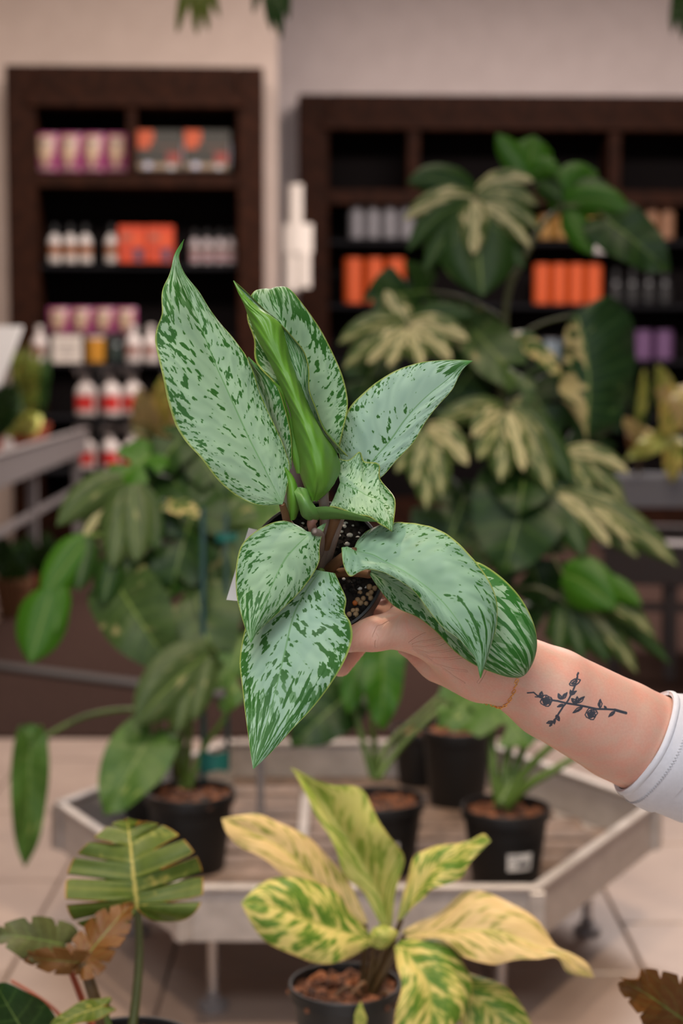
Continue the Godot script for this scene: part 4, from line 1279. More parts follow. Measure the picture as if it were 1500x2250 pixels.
	foliage(t, [
		[262, 1290, 3.3, 385, 1475, 3.22, 0.72, 0, "grey", 0.5, -0.2, 0.3, 1.0],
		[332, 1618, 3.15, 232, 1792, 3.06, 0.72, 0, "light", 0.5, 0.0, 0.5, 1.0],
		[430, 1112, 3.4, 372, 1320, 3.32, 0.8, 2, "green", 0.6, -0.1, 0.4, 1.0],
		[480, 1145, 3.42, 560, 1380, 3.36, 0.7, 2, "grey", 0.6, 0.1, 0.4, 1.0],
		[415, 1265, 3.36, 478, 1480, 3.26, 0.8, 1, "grey", 0.5, 0.1, 0.4, 1.0],
		[530, 1400, 3.3, 495, 1570, 3.24, 0.7, 1, "light", 0.5, 0.0, 0.4, 1.0],
		[330, 1000, 3.45, 240, 1080, 3.4, 0.9, 1, "bright", 0.6, -0.1, 0.6, 1.0],
		[400, 960, 3.5, 330, 1060, 3.45, 0.8, 1, "green", 0.6, -0.1, 0.6, 1.0],
		[440, 1000, 3.5, 500, 1100, 3.45, 0.8, 1, "green", 0.6, 0.1, 0.6, 1.0],
		[380, 1050, 3.48, 450, 1180, 3.42, 0.9, 1, "green", 0.6, 0.1, 0.5, 1.0],
		[370, 1110, 3.36, 445, 1140, 3.3, 0.5, 0, "cream", 0.6, 0.1, 0.8, 0.8],
		[500, 1080, 3.5, 560, 1270, 3.45, 0.6, 0, "light", 0.5, 0.1, 0.4, 1.0],
		[520, 1070, 3.55, 625, 1190, 3.5, 0.75, 0, "light", 0.5, 0.1, 0.4, 1.0],
		[540, 1160, 3.6, 470, 1290, 3.55, 0.8, 1, "green", 0.5, 0.1, 0.4, 1.0],
		[340, 1200, 3.5, 270, 1330, 3.45, 0.9, 1, "green", 0.5, 0.0, 0.4, 1.0],
		[450, 1350, 3.5, 420, 1480, 3.45, 0.8, 1, "green", 0.5, 0.0, 0.4, 1.0],
		[520, 1250, 3.55, 560, 1420, 3.5, 0.9, 1, "green", 0.5, 0.0, 0.4, 1.0],
	], backd)
	fingers(t, [[192, 1182, 3.3, 92, 1320, 3.24, 74, 8, "fbright"], [112, 1296, 3.25, 66, 1458, 3.2, 92, 0, "fbright"], [132, 1280, 3.26, 122, 1392, 3.22, 46, 0, "fbright"], [196, 1180, 3.3, 170, 1300, 3.26, 50, 0, "fgreen"]], backd)
	fingers(t, [[270, 1056, 3.36, 124, 1156, 3.3, 66, 30, "fsage"], [276, 1070, 3.35, 246, 1250, 3.28, 66, 6, "fsage"], [290, 1064, 3.35, 300, 1236, 3.28, 74, 0, "fsage"], [262, 1056, 3.37, 180, 1190, 3.32, 40, 14, "fcream"], [250, 1220, 3.3, 226, 1330, 3.27, 56, 0, "fgreen"], [300, 1066, 3.37, 345, 1210, 3.3, 60, 8, "fgreen"]], backd)
	fingers(t, [[462, 1436, 3.2, 296, 1596, 3.1, 112, 30, "fsage"], [440, 1450, 3.19, 388, 1612, 3.11, 52, 6, "fsage"], [462, 1446, 3.19, 424, 1584, 3.12, 46, 0, "fsage"], [455, 1440, 3.2, 480, 1432, 3.18, 40, 4, "fsage"]], backd)
	var g := Geo.new()
	tube(g, [at(447, 1715, 3.27), at(446, 1115, 3.3)], 0.0065, 0.006, 10)
	part("stake", [[g, M.stake]], t)
	g = Geo.new()
	tube(g, [at(500, 1690, 3.3), at(497, 1130, 3.34)], 0.005, 0.005, 10)
	part("stake", [[g, M.stake]], t)
	# teal tie wrapped round the stems above the pot
	for tt in [[440, 500, 1655, 1695], [475, 520, 1172, 1190]]:
		var P := []
		var vv := PackedFloat32Array()
		for r in 5:
			var row := PackedVector3Array()
			for c in 11:
				var u := c / 10.0
				row.append(at(lerpf(tt[0], tt[1], u), lerpf(tt[3], tt[2], r / 4.0) + 3.0 * sin(u * 7.0 + r), 3.225 - 0.02 * sin(PI * u)))
			P.append(row)
			vv.append(r / 4.0)
		var gf := Geo.new()
		var gb := Geo.new()
		sheet(P, vv, 0.002, gf, gb)
		part("tie", [[gf, M.teal], [gb, M.teal]], t)
	# --- second pot behind it, with the long arching petiole and hanging leaf ---
	b = pot_base(325, 3.62)
	t = thing("arching_monstera", "monstera with one leaf hanging on a long arching stalk at far left", "plant", b)
	nursery_pot(t, b, 0.085, 0.16)
	petiole(t, [at(335, 1640, 3.62), at(345, 1590, 3.55), at(300, 1560, 3.45), at(200, 1570, 3.4), at(120, 1606, 3.36), at(68, 1640, 3.33)], 0.006, 0.0045, M.stem_green)
	foliage(t, [[66, 1640, 3.33, 55, 1905, 3.3, 0.31, 0, "light", 0.25, 0.3, 0.1, 1.0, {"fold": 0.6}], [84, 1640, 3.34, 58, 1592, 3.36, 0.95, 0, "bright", 0.4, 0.2, 0.5, 1.0]], backd)
	# --- centre pot ---
	b = pot_base(838, 3.22)
	t = thing("young_monstera", "young monstera in a black pot below the held plant", "plant", b)
	nursery_pot(t, b, 0.092, 0.155, true, 0.12)
	for q in [[[820, 1710, 3.22], [800, 1640, 3.24], [780, 1560, 3.26], [765, 1480, 3.28]], [[825, 1710, 3.22], [822, 1640, 3.22], [818, 1580, 3.2], [820, 1460, 3.2]], [[830, 1710, 3.22], [880, 1640, 3.26], [950, 1570, 3.3], [1010, 1520, 3.34]], [[826, 1710, 3.23], [850, 1640, 3.3], [930, 1565, 3.36], [1000, 1500, 3.4]]]:
		var pts := []
		for e in q: pts.append(at(e[0], e[1], e[2]))
		petiole(t, pts, 0.008, 0.0045, M.stem_green)
	foliage(t, [
		[842, 1420, 3.2, 838, 1605, 3.15, 0.5, 0, "bright", 0.4, 0.1, 0.3, 1.0],
		[790, 1440, 3.26, 765, 1570, 3.22, 0.5, 0, "bright", 0.4, -0.1, 0.4, 1.0],
		[760, 1530, 3.3, 640, 1640, 3.25, 0.8, 0, "green", 0.5, 0.0, 0.5, 1.0],
		[870, 1400, 3.3, 860, 1500, 3.25, 0.6, 0, "green", 0.4, 0.1, 0.4, 1.0],
		[690, 1480, 3.5, 640, 1590, 3.45, 0.9, 1, "green", 0.4, 0.1, 0.4, 1.0],
	], backd)
	# --- right pot with stout stalks and one pale leaf ---
	b = pot_base(1120, 3.14)
	t = thing("stout_monstera", "monstera with thick green stalks in the right labelled pot", "plant", b)
	nursery_pot(t, b, 0.09, 0.16, true, 0.28)
	for q in [[[1098, 1770, 3.13], [1085, 1700, 3.14], [1080, 1620, 3.17], [1085, 1540, 3.2]], [[1104, 1770, 3.13], [1110, 1690, 3.16], [1125, 1610, 3.2], [1140, 1540, 3.25]], [[1108, 1770, 3.13], [1150, 1700, 3.13], [1210, 1640, 3.12], [1270, 1600, 3.1]], [[1112, 1772, 3.13], [1160, 1725, 3.11], [1220, 1690, 3.1], [1300, 1640, 3.1]], [[1100, 1765, 3.12], [1120, 1720, 3.14], [1155, 1630, 3.18], [1175, 1570, 3.2]]]:
		var pts := []
		for e in q: pts.append(at(e[0], e[1], e[2]))
		petiole(t, pts, 0.012, 0.006, M.stem_green)
	foliage(t, [
		[1075, 1520, 3.2, 1160, 1645, 3.1, 1.25, 1, "light", 0.6, 0.0, 0.6, 1.0],
		[1060, 1515, 3.2, 965, 1600, 3.14, 1.0, 2, "light", 0.6, 0.0, 0.6, 1.0],
	], back)
	# --- dark empty-looking pot in the background of the tray ---
	b = pot_base(925, 3.92)
	t = thing("dark_pot", "small black pot of soil half hidden behind the taller pots", "pot", b)
	nursery_pot(t, b, 0.07, 0.14)
	# white plant tag
	g = Geo.new()
	box(g, Vector3.ZERO, Vector3(0.02, 0.05, 0.002), 0.0005, Transform3D(Basis(Vector3.UP, 0.3), at(366, 1705, 3.42)))
	tube(g, [at(366, 1712, 3.42), at(362, 1790, 3.42)], 0.002, 0.002)
	single("plant_tag", [[g, M.white]], "small white plant tag behind the left leafy pot", "tag")

# ---------- benches and plants along the sides ----------
func bench(called: String, label: String, a: Vector3, b: Vector3, depth: Vector3, top: float, apron: float, m: Material) -> Node3D:
	var t := thing(called, label, "bench", Vector3(a.x, 0, a.z))
	var along := (b - a)
	var ln := along.length()
	var xf := Transform3D(Basis(Vector3.UP, atan2(-along.z, along.x)), Vector3((a.x + b.x) / 2, 0, (a.z + b.z) / 2))
	var w := depth.length()
	var sgn := signf((xf.basis.inverse() * depth).z)
	for e in [0.0, 1.0]:
		var g := Geo.new()
		box(g, Vector3(0, top - apron / 2, sgn * w * e), Vector3(ln, apron, 0.02), 0.003, xf)
		part("apron", [[g, m]], t)
		g = Geo.new()
		box(g, Vector3(0, top + 0.006, sgn * w * e), Vector3(ln + 0.02, 0.012, 0.045), 0.003, xf)
		part("rim", [[g, m]], t)
	var g := Geo.new()
	box(g, Vector3(0, top - 0.06, sgn * w * 0.5), Vector3(ln, 0.015, w), 0.002, xf)
	part("bench_top", [[g, M.grey_metal]], t)
	for x in [-0.5, 0.0, 0.5]:
		for e in [0.05, 0.95]:
			g = Geo.new()
			box(g, Vector3(x * (ln - 0.1), (top - apron) / 2, sgn * w * e), Vector3(0.05, top - apron, 0.05), 0.004, xf)
			part("leg", [[g, m]], t)
	g = Geo.new()
	box(g, Vector3(0, top * 0.55, sgn * w * 0.05), Vector3(ln, 0.035, 0.03), 0.003, xf)
	part("crossbar", [[g, m]], t)
	return t

# small potted tuft: n narrow upright leaves
func tuft(called: String, label: String, base: Vector3, pr: float, ph: float, n: int, h: float, spread: float, wr: float, pat: String, potm: Material, sd: int) -> void:
	var t := thing(called, label, "plant", base)
	var g := Geo.new()
	lathe(g, [Vector2(0, 0), Vector2(pr * 0.7, 0), Vector2(pr * 0.95, ph * 0.8), Vector2(pr, ph * 0.82), Vector2(pr, ph), Vector2(pr * 0.9, ph), Vector2(pr * 0.85, ph * 0.85), Vector2(0, ph * 0.86)], 20, Transform3D(Basis(), base))
	part("pot", [[g, potm]], t)
	rng.seed = sd
	for k in n:
		var a := rng.randf() * TAU
		var ln := h * rng.randf_range(0.6, 1.0)
		var out := spread * rng.randf_range(0.3, 1.0)
		var B := base + Vector3(cos(a) * pr * 0.3, ph * 0.88, sin(a) * pr * 0.3)
		var T := B + Vector3(cos(a) * out, ln, sin(a) * out)
		var gf := Geo.new()
		var gb := Geo.new()
		broad(B, T, Vector3(cos(a) * 0.2, 0.4, 1.0), wr, {"rows": 14, "curve": 0.5, "outline": [[0.3, 0.0], [0.7, 0.1], [1.0, 0.35], [0.9, 0.65], [0.5, 0.87], [0.0, 1.0]], "ribs": [0.0, 0.08, 0.3, 0.6, 0.85, 1.0]}, gf, gb)
		part("leaf", [[gf, M.var[pat]], [gb, M.var[pat]]], t)

func sides() -> void:
	# left bench, running away to the right
	var top := 0.85
	var a := at(-60, 807, 6.7)
	var b := at(186, 807, 10.3)
	var A := Vector3(a.x, 0, a.z)
	var B := Vector3(b.x, 0, b.z)
	bench("plant_bench", "grey metal plant bench at the far left edge", A, B, Vector3(-1.1, 0, -0.15), top, 0.15, M.grey_metal)
	var spot_on := func(f: float, inn: float) -> Vector3: return A.lerp(B, f) + Vector3(-inn, top - 0.052, -inn * 0.14)
	tuft("herb_plant", "bushy dark green herb at the near end of the left bench", spot_on.call(0.22, 0.16), 0.07, 0.11, 26, 0.28, 0.2, 0.4, "green", M.terracotta, 3)
	tuft("herb_plant", "second bushy dark herb on the left bench", spot_on.call(0.38, 0.2), 0.07, 0.11, 24, 0.3, 0.2, 0.4, "green", M.terracotta, 4)
	tuft("snake_plant", "upright yellow-edged snake plant on the left bench", spot_on.call(0.62, 0.16), 0.08, 0.12, 12, 0.5, 0.07, 0.10, "olive", M.terracotta, 5)
	tuft("snake_plant", "darker snake plant behind the yellow-edged one", spot_on.call(0.78, 0.2), 0.09, 0.12, 12, 0.46, 0.08, 0.10, "green", M.terracotta, 6)
	tuft("lime_plant", "small lime plant in terracotta at the bench's far end", spot_on.call(0.5, 0.1), 0.06, 0.09, 14, 0.14, 0.12, 0.5, "lime", M.terracotta, 8)
	tuft("bench_seedling", "low seedling in terracotta near the bench corner", spot_on.call(0.1, 0.08), 0.05, 0.09, 10, 0.12, 0.1, 0.5, "green", M.terracotta, 9)
	# sloped white sign on the bench
	var g := Geo.new()
	var P := []
	var vv := PackedFloat32Array()
	for r in 3:
		var row := PackedVector3Array()
		for c in 3:
			row.append(at(lerpf(-70, lerpf(2, 50, r / 2.0), c / 2.0), lerpf(850, 718, r / 2.0), 6.6 + 0.1 * r))
		P.append(row)
		vv.append(r / 2.0)
	var gb := Geo.new()
	sheet(P, vv, 0.012, g, gb)
	var gs := Geo.new()
	tube(gs, [at(-30, 790, 6.75), at(-30, 1010, 6.75)], 0.008, 0.008)
	var sign_t := thing("bench_sign", "slanted white sign at the left edge above the bench", "sign", at(-30, 1010, 6.75))
	part("sign_board", [[g, M.white], [gb, M.black]], sign_t)
	part("post", [[gs, M.black]], sign_t)
	# pots under the bench
	for q in [[95, 8.4, 0.08, 0.16, "terracotta pot with dark seedlings on the floor under the bench", M.terracotta, 12], [22, 7.9, 0.1, 0.2, "ochre pot with a dark plant under the left bench", mat(Color(0.34, 0.20, 0.07), 0.8), 14]]:
		var p := at(q[0], 807, q[1])
		tuft("floor_pot", q[4], Vector3(p.x, 0.0, p.z), q[2], q[3], 14, 0.25, 0.1, 0.3, "green", q[5], q[6])
	# cream edged plant just behind the big held leaf
	var pb := at(345, 807, 8.6)
	tuft("cream_dracaena", "cream-striped broad leaves behind the large held leaf", Vector3(pb.x, 0, pb.z), 0.14, 0.3, 0, 0.5, 0.2, 0.3, "cream", M.pot, 21)
	var cd: Node3D = get_node("cream_dracaena")
	for e in [[330, 960, 8.5, 305, 850, 8.4, 0.55, "peach"], [350, 960, 8.5, 360, 825, 8.45, 0.4, "yellow"], [345, 950, 8.5, 285, 945, 8.4, 0.5, "cream"], [350, 960, 8.5, 420, 900, 8.45, 0.5, "peach"]]:
		var gf := Geo.new()
		var g2 := Geo.new()
		broad(at(e[0], e[1], e[2]), at(e[3], e[4], e[5]), Vector3(0, 0.4, 1), e[6], {"curve": 0.5}, gf, g2)
		part("leaf", [[gf, M.var[e[7]]], [g2, M.var[e[7]]]], cd)
	petiole(cd, [Vector3(pb.x, 0.26, pb.z), at(340, 955, 8.5)], 0.02, 0.014, M.stem_brown, "stem")
	# right bench with grey trough, crotons and spiky plants
	var ra := at(1330, 807, 6.3)
	var rb := at(1640, 807, 6.2)
	bench("side_bench", "brown-grey low bench at the right edge behind the monstera", Vector3(ra.x, 0, ra.z), Vector3(rb.x, 0, rb.z), Vector3(0, 0, -0.8), 0.54, 0.15, mat(Color(0.20, 0.16, 0.15), 0.6))
	var tr := thing("grey_trough", "pale grey plastic trough under the yellow croton", "planter", Vector3(at(1440, 807, 6.6).x, 0.488, -6.6))
	g = Geo.new()
	for q in [[0.0, 0.1, 0.5, 0.015], [0.0, -0.1, 0.5, 0.015], [-0.245, 0.0, 0.015, 0.2], [0.245, 0.0, 0.015, 0.2]]: box(g, Vector3(q[0], 0.255, q[1]), Vector3(q[2], 0.13, q[3]), 0.004)
	box(g, Vector3(0, 0.198, 0), Vector3(0.48, 0.016, 0.19))
	part("trough_body", [[g, mat(Color(0.46, 0.46, 0.48), 0.5)]], tr, false)
	g = Geo.new()
	box(g, Vector3(0, 0.275, 0), Vector3(0.47, 0.02, 0.185))
	part("soil", [[g, M.soil]], tr, false)
	for q in [[-0.2, -0.08], [0.2, -0.08], [-0.2, 0.08], [0.2, 0.08]]:
		g = Geo.new()
		box(g, Vector3(q[0], 0.095, q[1]), Vector3(0.02, 0.19, 0.02), 0.002)
		part("leg", [[g, M.black]], tr, false)
	var cx := at(1475, 807, 6.6)
	var cr := thing("yellow_croton", "yellow and cream croton at the right edge", "plant", Vector3(cx.x, 0.77, cx.z))
	petiole(cr, [Vector3(cx.x, 0.77, cx.z), at(1478, 960, 6.6), at(1480, 880, 6.6)], 0.012, 0.008, M.stem_brown, "stem")
	foliage(cr, [
		[1470, 900, 6.55, 1445, 800, 6.5, 0.45, 0, "lime", 0.5, 0.0, 0.4, 1.0],
		[1480, 890, 6.55, 1545, 850, 6.5, 0.6, 0, "peach", 0.5, 0.0, 0.5, 1.0],
		[1475, 880, 6.5, 1440, 860, 6.45, 1.0, 0, "peach", 0.5, 0.0, 0.5, 1.0],
		[1490, 860, 6.5, 1465, 965, 6.4, 0.6, 0, "yellow", 0.6, 0.0, 0.5, 1.0],
		[1490, 860, 6.5, 1510, 950, 6.4, 0.6, 0, "peach", 0.6, 0.0, 0.5, 1.0],
		[1470, 960, 6.5, 1375, 1010, 6.4, 0.4, 0, "lime", 0.6, 0.0, 0.6, 1.0],
		[1480, 970, 6.5, 1475, 1060, 6.4, 0.5, 0, "yellow", 0.6, 0.0, 0.5, 1.0],
	], M.var.lime)
	cx = at(1405, 807, 6.62)
	var rp := thing("rusty_croton", "rust and green croton with a pink leaf beside the trough", "plant", Vector3(cx.x, 0.77, cx.z))
	petiole(rp, [Vector3(cx.x, 0.77, cx.z), at(1405, 980, 6.6), at(1405, 930, 6.6)], 0.01, 0.007, M.stem_brown, "stem")
	foliage(rp, [
		[1405, 960, 6.55, 1360, 920, 6.5, 0.6, 0, "peach", 0.6, 0.0, 0.6, 1.0],
		[1405, 950, 6.55, 1400, 1010, 6.5, 0.9, 0, "brownback", 0.6, 0.0, 0.6, 1.0],
		[1410, 950, 6.55, 1450, 985, 6.5, 0.6, 0, "peach", 0.6, 0.0, 0.6, 1.0],
		[1405, 940, 6.6, 1415, 810, 6.6, 0.16, 0, "lime", 0.3, 0.0, 0.3, 1.0],
		[1408, 940, 6.6, 1435, 820, 6.6, 0.16, 0, "green", 0.3, 0.0, 0.3, 1.0],
		[1400, 940, 6.6, 1385, 830, 6.6, 0.16, 0, "green", 0.3, 0.0, 0.3, 1.0],
	], M.var.green)
	# foliage hanging into the top of the frame
	for h in [[430, "leftmost hanging plant whose narrow leaf tips dip into the top", [[425, -70, 5.0, 388, 72, 4.95], [430, -70, 5.0, 432, 78, 4.95], [440, -70, 5.0, 456, 70, 4.95], [445, -70, 5.0, 482, 40, 4.95]], "olive"], [600, "middle hanging plant with dark leaf tips at the top edge", [[585, -80, 5.0, 596, 70, 4.95], [605, -80, 5.0, 616, 88, 4.95], [620, -80, 5.0, 634, 45, 4.95], [580, -80, 5.0, 556, 30, 4.95]], "green"], [1495, "hanging plant at the top right corner of the picture", [[1500, -80, 5.0, 1474, 75, 4.95], [1510, -80, 5.0, 1498, 92, 4.95], [1520, -80, 5.0, 1530, 50, 4.95]], "green"]]:
		var p := at(h[0], -170, 5.0)
		var t := thing("hanging_plant", h[1], "plant", p, 0.0, "plants hung from the ceiling")
		g = Geo.new()
		lathe(g, [Vector2(0, 0), Vector2(0.07, 0), Vector2(0.1, 0.11), Vector2(0.1, 0.13), Vector2(0.09, 0.13), Vector2(0.085, 0.11), Vector2(0, 0.11)], 20, Transform3D(Basis(), p))
		part("basket", [[g, M.pot]], t)
		g = Geo.new()
		tube(g, [p + Vector3(0, 0.11, 0), Vector3(p.x, 4.86, p.z)], 0.004, 0.004)
		part("cord", [[g, M.black]], t)
		for e in h[2]:
			petiole(t, [p + Vector3(0, 0.12, 0), p + Vector3(0, 0.16, 0.09), at(e[0], e[1], e[2] - 0.02), at(e[0], e[1] + 8, e[2])], 0.003, 0.002, M.stem_dark)
			var gf := Geo.new()
			var g3 := Geo.new()
			broad(at(e[0], e[1], e[2]), at(e[3], e[4], e[5]), Vector3(0, 0.2, 1), 0.2, {"curve": 0.3, "rows": 20}, gf, g3)
			part("leaf", [[gf, M.var[h[3]]], [g3, M.var[h[3]]]], t)

# ---------- foreground table (its top lies below the frame) and the plants on it ----------
func leaf_blades(t: Node3D, list: Array, d0: float, back: Material) -> void:
	for a in list:
		var gf := Geo.new()
		var gb := Geo.new()
		blade(a[0], d0, a[2], gf, gb)
		part("leaf", [[gf, M.var[a[1]]], [gb, back]], t)

func foreground() -> void:
	var ty := 0.40
	var t := thing("low_table", "low galvanised table at the front edge under the yellow plant", "table", Vector3(0, 0, -1.4))
	var g := Geo.new()
	box(g, Vector3(0, ty - 0.015, -1.45), Vector3(1.6, 0.03, 1.0), 0.004)
	part("table_top", [[g, M.galv]], t)
	for sx in [-0.74, 0.74]:
		for sz in [-1.9, -1.0]:
			g = Geo.new()
			box(g, Vector3(sx, (ty - 0.03) / 2, sz), Vector3(0.04, ty - 0.03, 0.04), 0.004)
			part("leg", [[g, M.galv]], t)
	# --- yellow variegated plant ---
	var b := pot_base(758, 1.86, ty)
	t = thing("yellow_variegated_plant", "yellow and cream marbled plant in black pot at bottom centre", "plant", b)
	nursery_pot(t, b, 0.068, 0.112)
	var back := mat(Color(0.50, 0.52, 0.22), 0.5)
	back.backlight_enabled = true
	back.backlight = Color(0.25, 0.25, 0.08)
	leaf_blades(t, [
		[[[840, 2040, 0, 850, 2040, 0, 860, 2040, 0], [800, 1968, 6, 838, 1980, 8, 872, 1950, -8], [757, 1925, 10, 812, 1925, 14, 886, 1893, -16], [740, 1865, 12, 780, 1868, 20, 868, 1850, -16], [694, 1800, 20, 738, 1805, 28, 826, 1795, -4], [675, 1745, 30, 708, 1758, 36, 790, 1732, 10], [655, 1712, 40, 675, 1720, 42, 720, 1722, 30], [639, 1687, 50]], "lime", {"ripple": 0.004, "waves": 2.5, "pleat": 0.0012, "bulge": 0.1}],
		[[[790, 2035, 0, 800, 2030, 0, 808, 2025, 0], [690, 1990, -10, 725, 1970, 5, 760, 1930, 20], [620, 1925, -16, 668, 1910, 0, 715, 1875, 24], [570, 1880, -20, 610, 1860, 0, 665, 1835, 20], [525, 1858, -18, 555, 1830, -2, 610, 1805, 14], [496, 1830, -16, 515, 1812, -6, 560, 1787, 8], [487, 1799, -8]], "peach", {"ripple": 0.003, "waves": 2.0, "bulge": 0.12}],
		[[[812, 2078, -10, 820, 2068, -8, 815, 2058, -4], [765, 2105, -36, 765, 2050, -20, 780, 2015, 0], [716, 2118, -50, 700, 2030, -30, 735, 1960, 0], [640, 2098, -56, 640, 2005, -40, 665, 1928, -8], [582, 2065, -56, 590, 1990, -44, 600, 1930, -16], [545, 2018, -54, 555, 1985, -46, 562, 1948, -28], [530, 1985, -50]], "marble", {"ripple": 0.003, "waves": 3.0, "bulge": 0.16, "pleat": 0.001}],
		[[[872, 2025, 0, 880, 2020, 0, 888, 2015, 0], [900, 1905, 18, 915, 1965, 4, 925, 1975, -10], [945, 1860, 22, 960, 1905, 6, 965, 1948, -12], [1005, 1856, 18, 1000, 1880, 6, 1020, 1922, -12], [1050, 1836, 8, 1045, 1850, 4, 1043, 1880, -8], [1066, 1834, 4, 1068, 1845, 0, 1062, 1862, -6], [1078, 1848, -4]], "marble", {"ripple": 0.004, "waves": 3.0, "bulge": 0.1}],
		[[[883, 2045, -6, 890, 2055, -6, 900, 2068, -10], [963, 2000, 4, 960, 2050, -20, 975, 2066, -36], [1032, 1960, 6, 1030, 2045, -30, 1022, 2105, -56], [1101, 1971, 0, 1095, 2050, -36, 1075, 2120, -64], [1170, 2017, -14, 1155, 2070, -42, 1130, 2106, -64], [1215, 2074, -30, 1200, 2088, -48, 1180, 2112, -62], [1255, 2092, -44, 1240, 2102, -50, 1225, 2105, -58], [1290, 2118, -52, 1272, 2128, -54, 1250, 2138, -58], [1305, 2148, -56]], "peach", {"ripple": 0.004, "waves": 3.0, "bulge": 0.12, "pleat": 0.001}],
		[[[866, 2078, -10, 872, 2074, -10, 885, 2066, -8], [872, 2126, -46, 905, 2110, -36, 957, 2060, -16], [883, 2168, -66, 935, 2150, -52, 1005, 2098, -30], [868, 2222, -80, 945, 2195, -64, 1035, 2155, -44], [870, 2270, -88, 945, 2245, -76, 1028, 2212, -60], [890, 2320, -92, 940, 2300, -86, 985, 2270, -76], [930, 2345, -94]], "marble", {"ripple": 0.002, "bulge": 0.14}],
		[[[945, 2115, 0, 950, 2110, 0, 955, 2105, 0], [985, 2190, -24, 1010, 2165, -16, 1040, 2142, 0], [1020, 2260, -36, 1070, 2210, -24, 1105, 2165, 0], [1060, 2310, -44, 1120, 2255, -36, 1155, 2225, -20], [1180, 2290, -50]], "marble", {"bulge": 0.14}],
		[[[808, 2075, -14, 820, 2078, -16, 850, 2082, -14], [812, 2055, -16, 836, 2058, -22, 868, 2062, -16], [820, 2040, -12, 842, 2042, -16, 872, 2046, -12], [838, 2032, -8]], "lime", {"bulge": 0.2}],
		[[[780, 2262, -60, 790, 2262, -60, 800, 2262, -60], [778, 2235, -62, 792, 2235, -62, 806, 2240, -60], [784, 2216, -62, 793, 2216, -62, 800, 2222, -60], [792, 2200, -60]], "lime", {"bulge": 0.1}],
	], 1.85, back)
	for q in [[[800, 2185, 1.86], [830, 2120, 1.85], [852, 2040, 1.85]], [[790, 2190, 1.86], [800, 2120, 1.86], [802, 2030, 1.85]], [[800, 2195, 1.85], [815, 2130, 1.85], [822, 2068, 1.845]], [[812, 2190, 1.86], [850, 2100, 1.86], [882, 2020, 1.85]], [[815, 2195, 1.85], [850, 2130, 1.85], [888, 2055, 1.845]], [[808, 2200, 1.85], [840, 2140, 1.84], [872, 2075, 1.84]]]:
		var pts := []
		for e in q: pts.append(at(e[0], e[1], e[2]))
		petiole(t, pts, 0.005, 0.003, M.stem_brown)
	for q in [[[800, 2200, 1.85], [760, 2170, 1.84], [722, 2210, 1.83]], [[805, 2200, 1.85], [800, 2160, 1.83], [772, 2185, 1.82]], [[815, 2200, 1.85], [850, 2180, 1.84], [870, 2215, 1.83]]]:
		var pts := []
		for e in q: pts.append(at(e[0], e[1], e[2]))
		petiole(t, pts, 0.0035, 0.002, M.stem_tan, "aerial_root")
	# --- split-leaf philodendron, bottom left ---
	b = pot_base(262, 1.62, ty)
	t = thing("split_philodendron", "split-leaf philodendron with brown undersides at the bottom left", "plant", b)
	nursery_pot(t, b, 0.075, 0.14)
	var root := at(262, 2440, 1.62)
	for q in [[[302, 1998, 1.66], [306, 2090, 1.66], [298, 2200, 1.65], [280, 2330, 1.63], 0.0055, "stem_dark"], [[182, 2114, 1.6], [200, 2170, 1.6], [225, 2250, 1.6], [250, 2350, 1.61], 0.0075, "stem_brown"], [[152, 2126, 1.66], [170, 2170, 1.66], [195, 2235, 1.65], [240, 2350, 1.63], 0.0042, "terracotta"], [[24, 2155, 1.7], [90, 2195, 1.69], [140, 2240, 1.67], [230, 2350, 1.64], 0.0022, "terracotta"], [[-12, 2170, 1.55], [20, 2260, 1.55], [100, 2330, 1.57], [240, 2400, 1.6], 0.005, "stem_green"], [[228, 2212, 1.56], [240, 2260, 1.57], [250, 2330, 1.58], [256, 2400, 1.6], 0.004, "stem_green"]]:
		var pts := [root]
		for k in [3, 2, 1, 0]: pts.append(at(q[k][0], q[k][1], q[k][2]))
		petiole(t, pts, q[4] * 1.1, q[4] * 0.75, M[q[5]])
	foliage(t, [
		[302, 1998, 1.66, 280, 1798, 1.72, 1.42, 6, "olive", 1.0, 0.1, 0.5, 1.0, {"deep": 0.58, "wave": 0.08}],
		[182, 2114, 1.6, 292, 1984, 1.64, 0.62, 6, "brownback", 0.4, -0.5, 0.1, 1.0, {"deep": 0.4, "wave": 0.04}],
		[182, 2114, 1.6, 40, 2098, 1.6, 0.42, 4, "brownback", 0.4, 0.1, 0.0, 1.0, {"deep": 0.35}],
		[140, 2075, 1.62, -20, 2050, 1.6, 0.62, 3, "sage", 0.6, 0.0, 0.6, 1.0, {"deep": 0.3}],
		[228, 2212, 1.56, 104, 2262, 1.52, 0.38, 0, "olive", 0.4, 0.0, 0.8, 0.6],
		[72, 2300, 1.55, -12, 2160, 1.52, 0.75, 0, "green", 0.5, 0.2, 0.4, 1.0],
	], M.var.brownback)
	# --- brown leaf, bottom right corner ---
	b = pot_base(1620, 1.62, ty)
	t = thing("brown_leaf_plant", "jagged brown leaf poking into the bottom right corner", "plant", b)
	nursery_pot(t, b, 0.075, 0.14)
	petiole(t, [at(1620, 2440, 1.62), at(1570, 2340, 1.6), at(1530, 2262, 1.58)], 0.006, 0.004, M.stem_brown)
	foliage(t, [[1530, 2262, 1.58, 1366, 2150, 1.52, 0.62, 10, "brownback", 0.5, -0.2, 0.5, 1.0, {"deep": 0.25, "wave": 0.06}], [1535, 2265, 1.58, 1600, 2120, 1.56, 0.8, 4, "olive", 0.5, 0.0, 0.5, 1.0]], M.var.brownback)

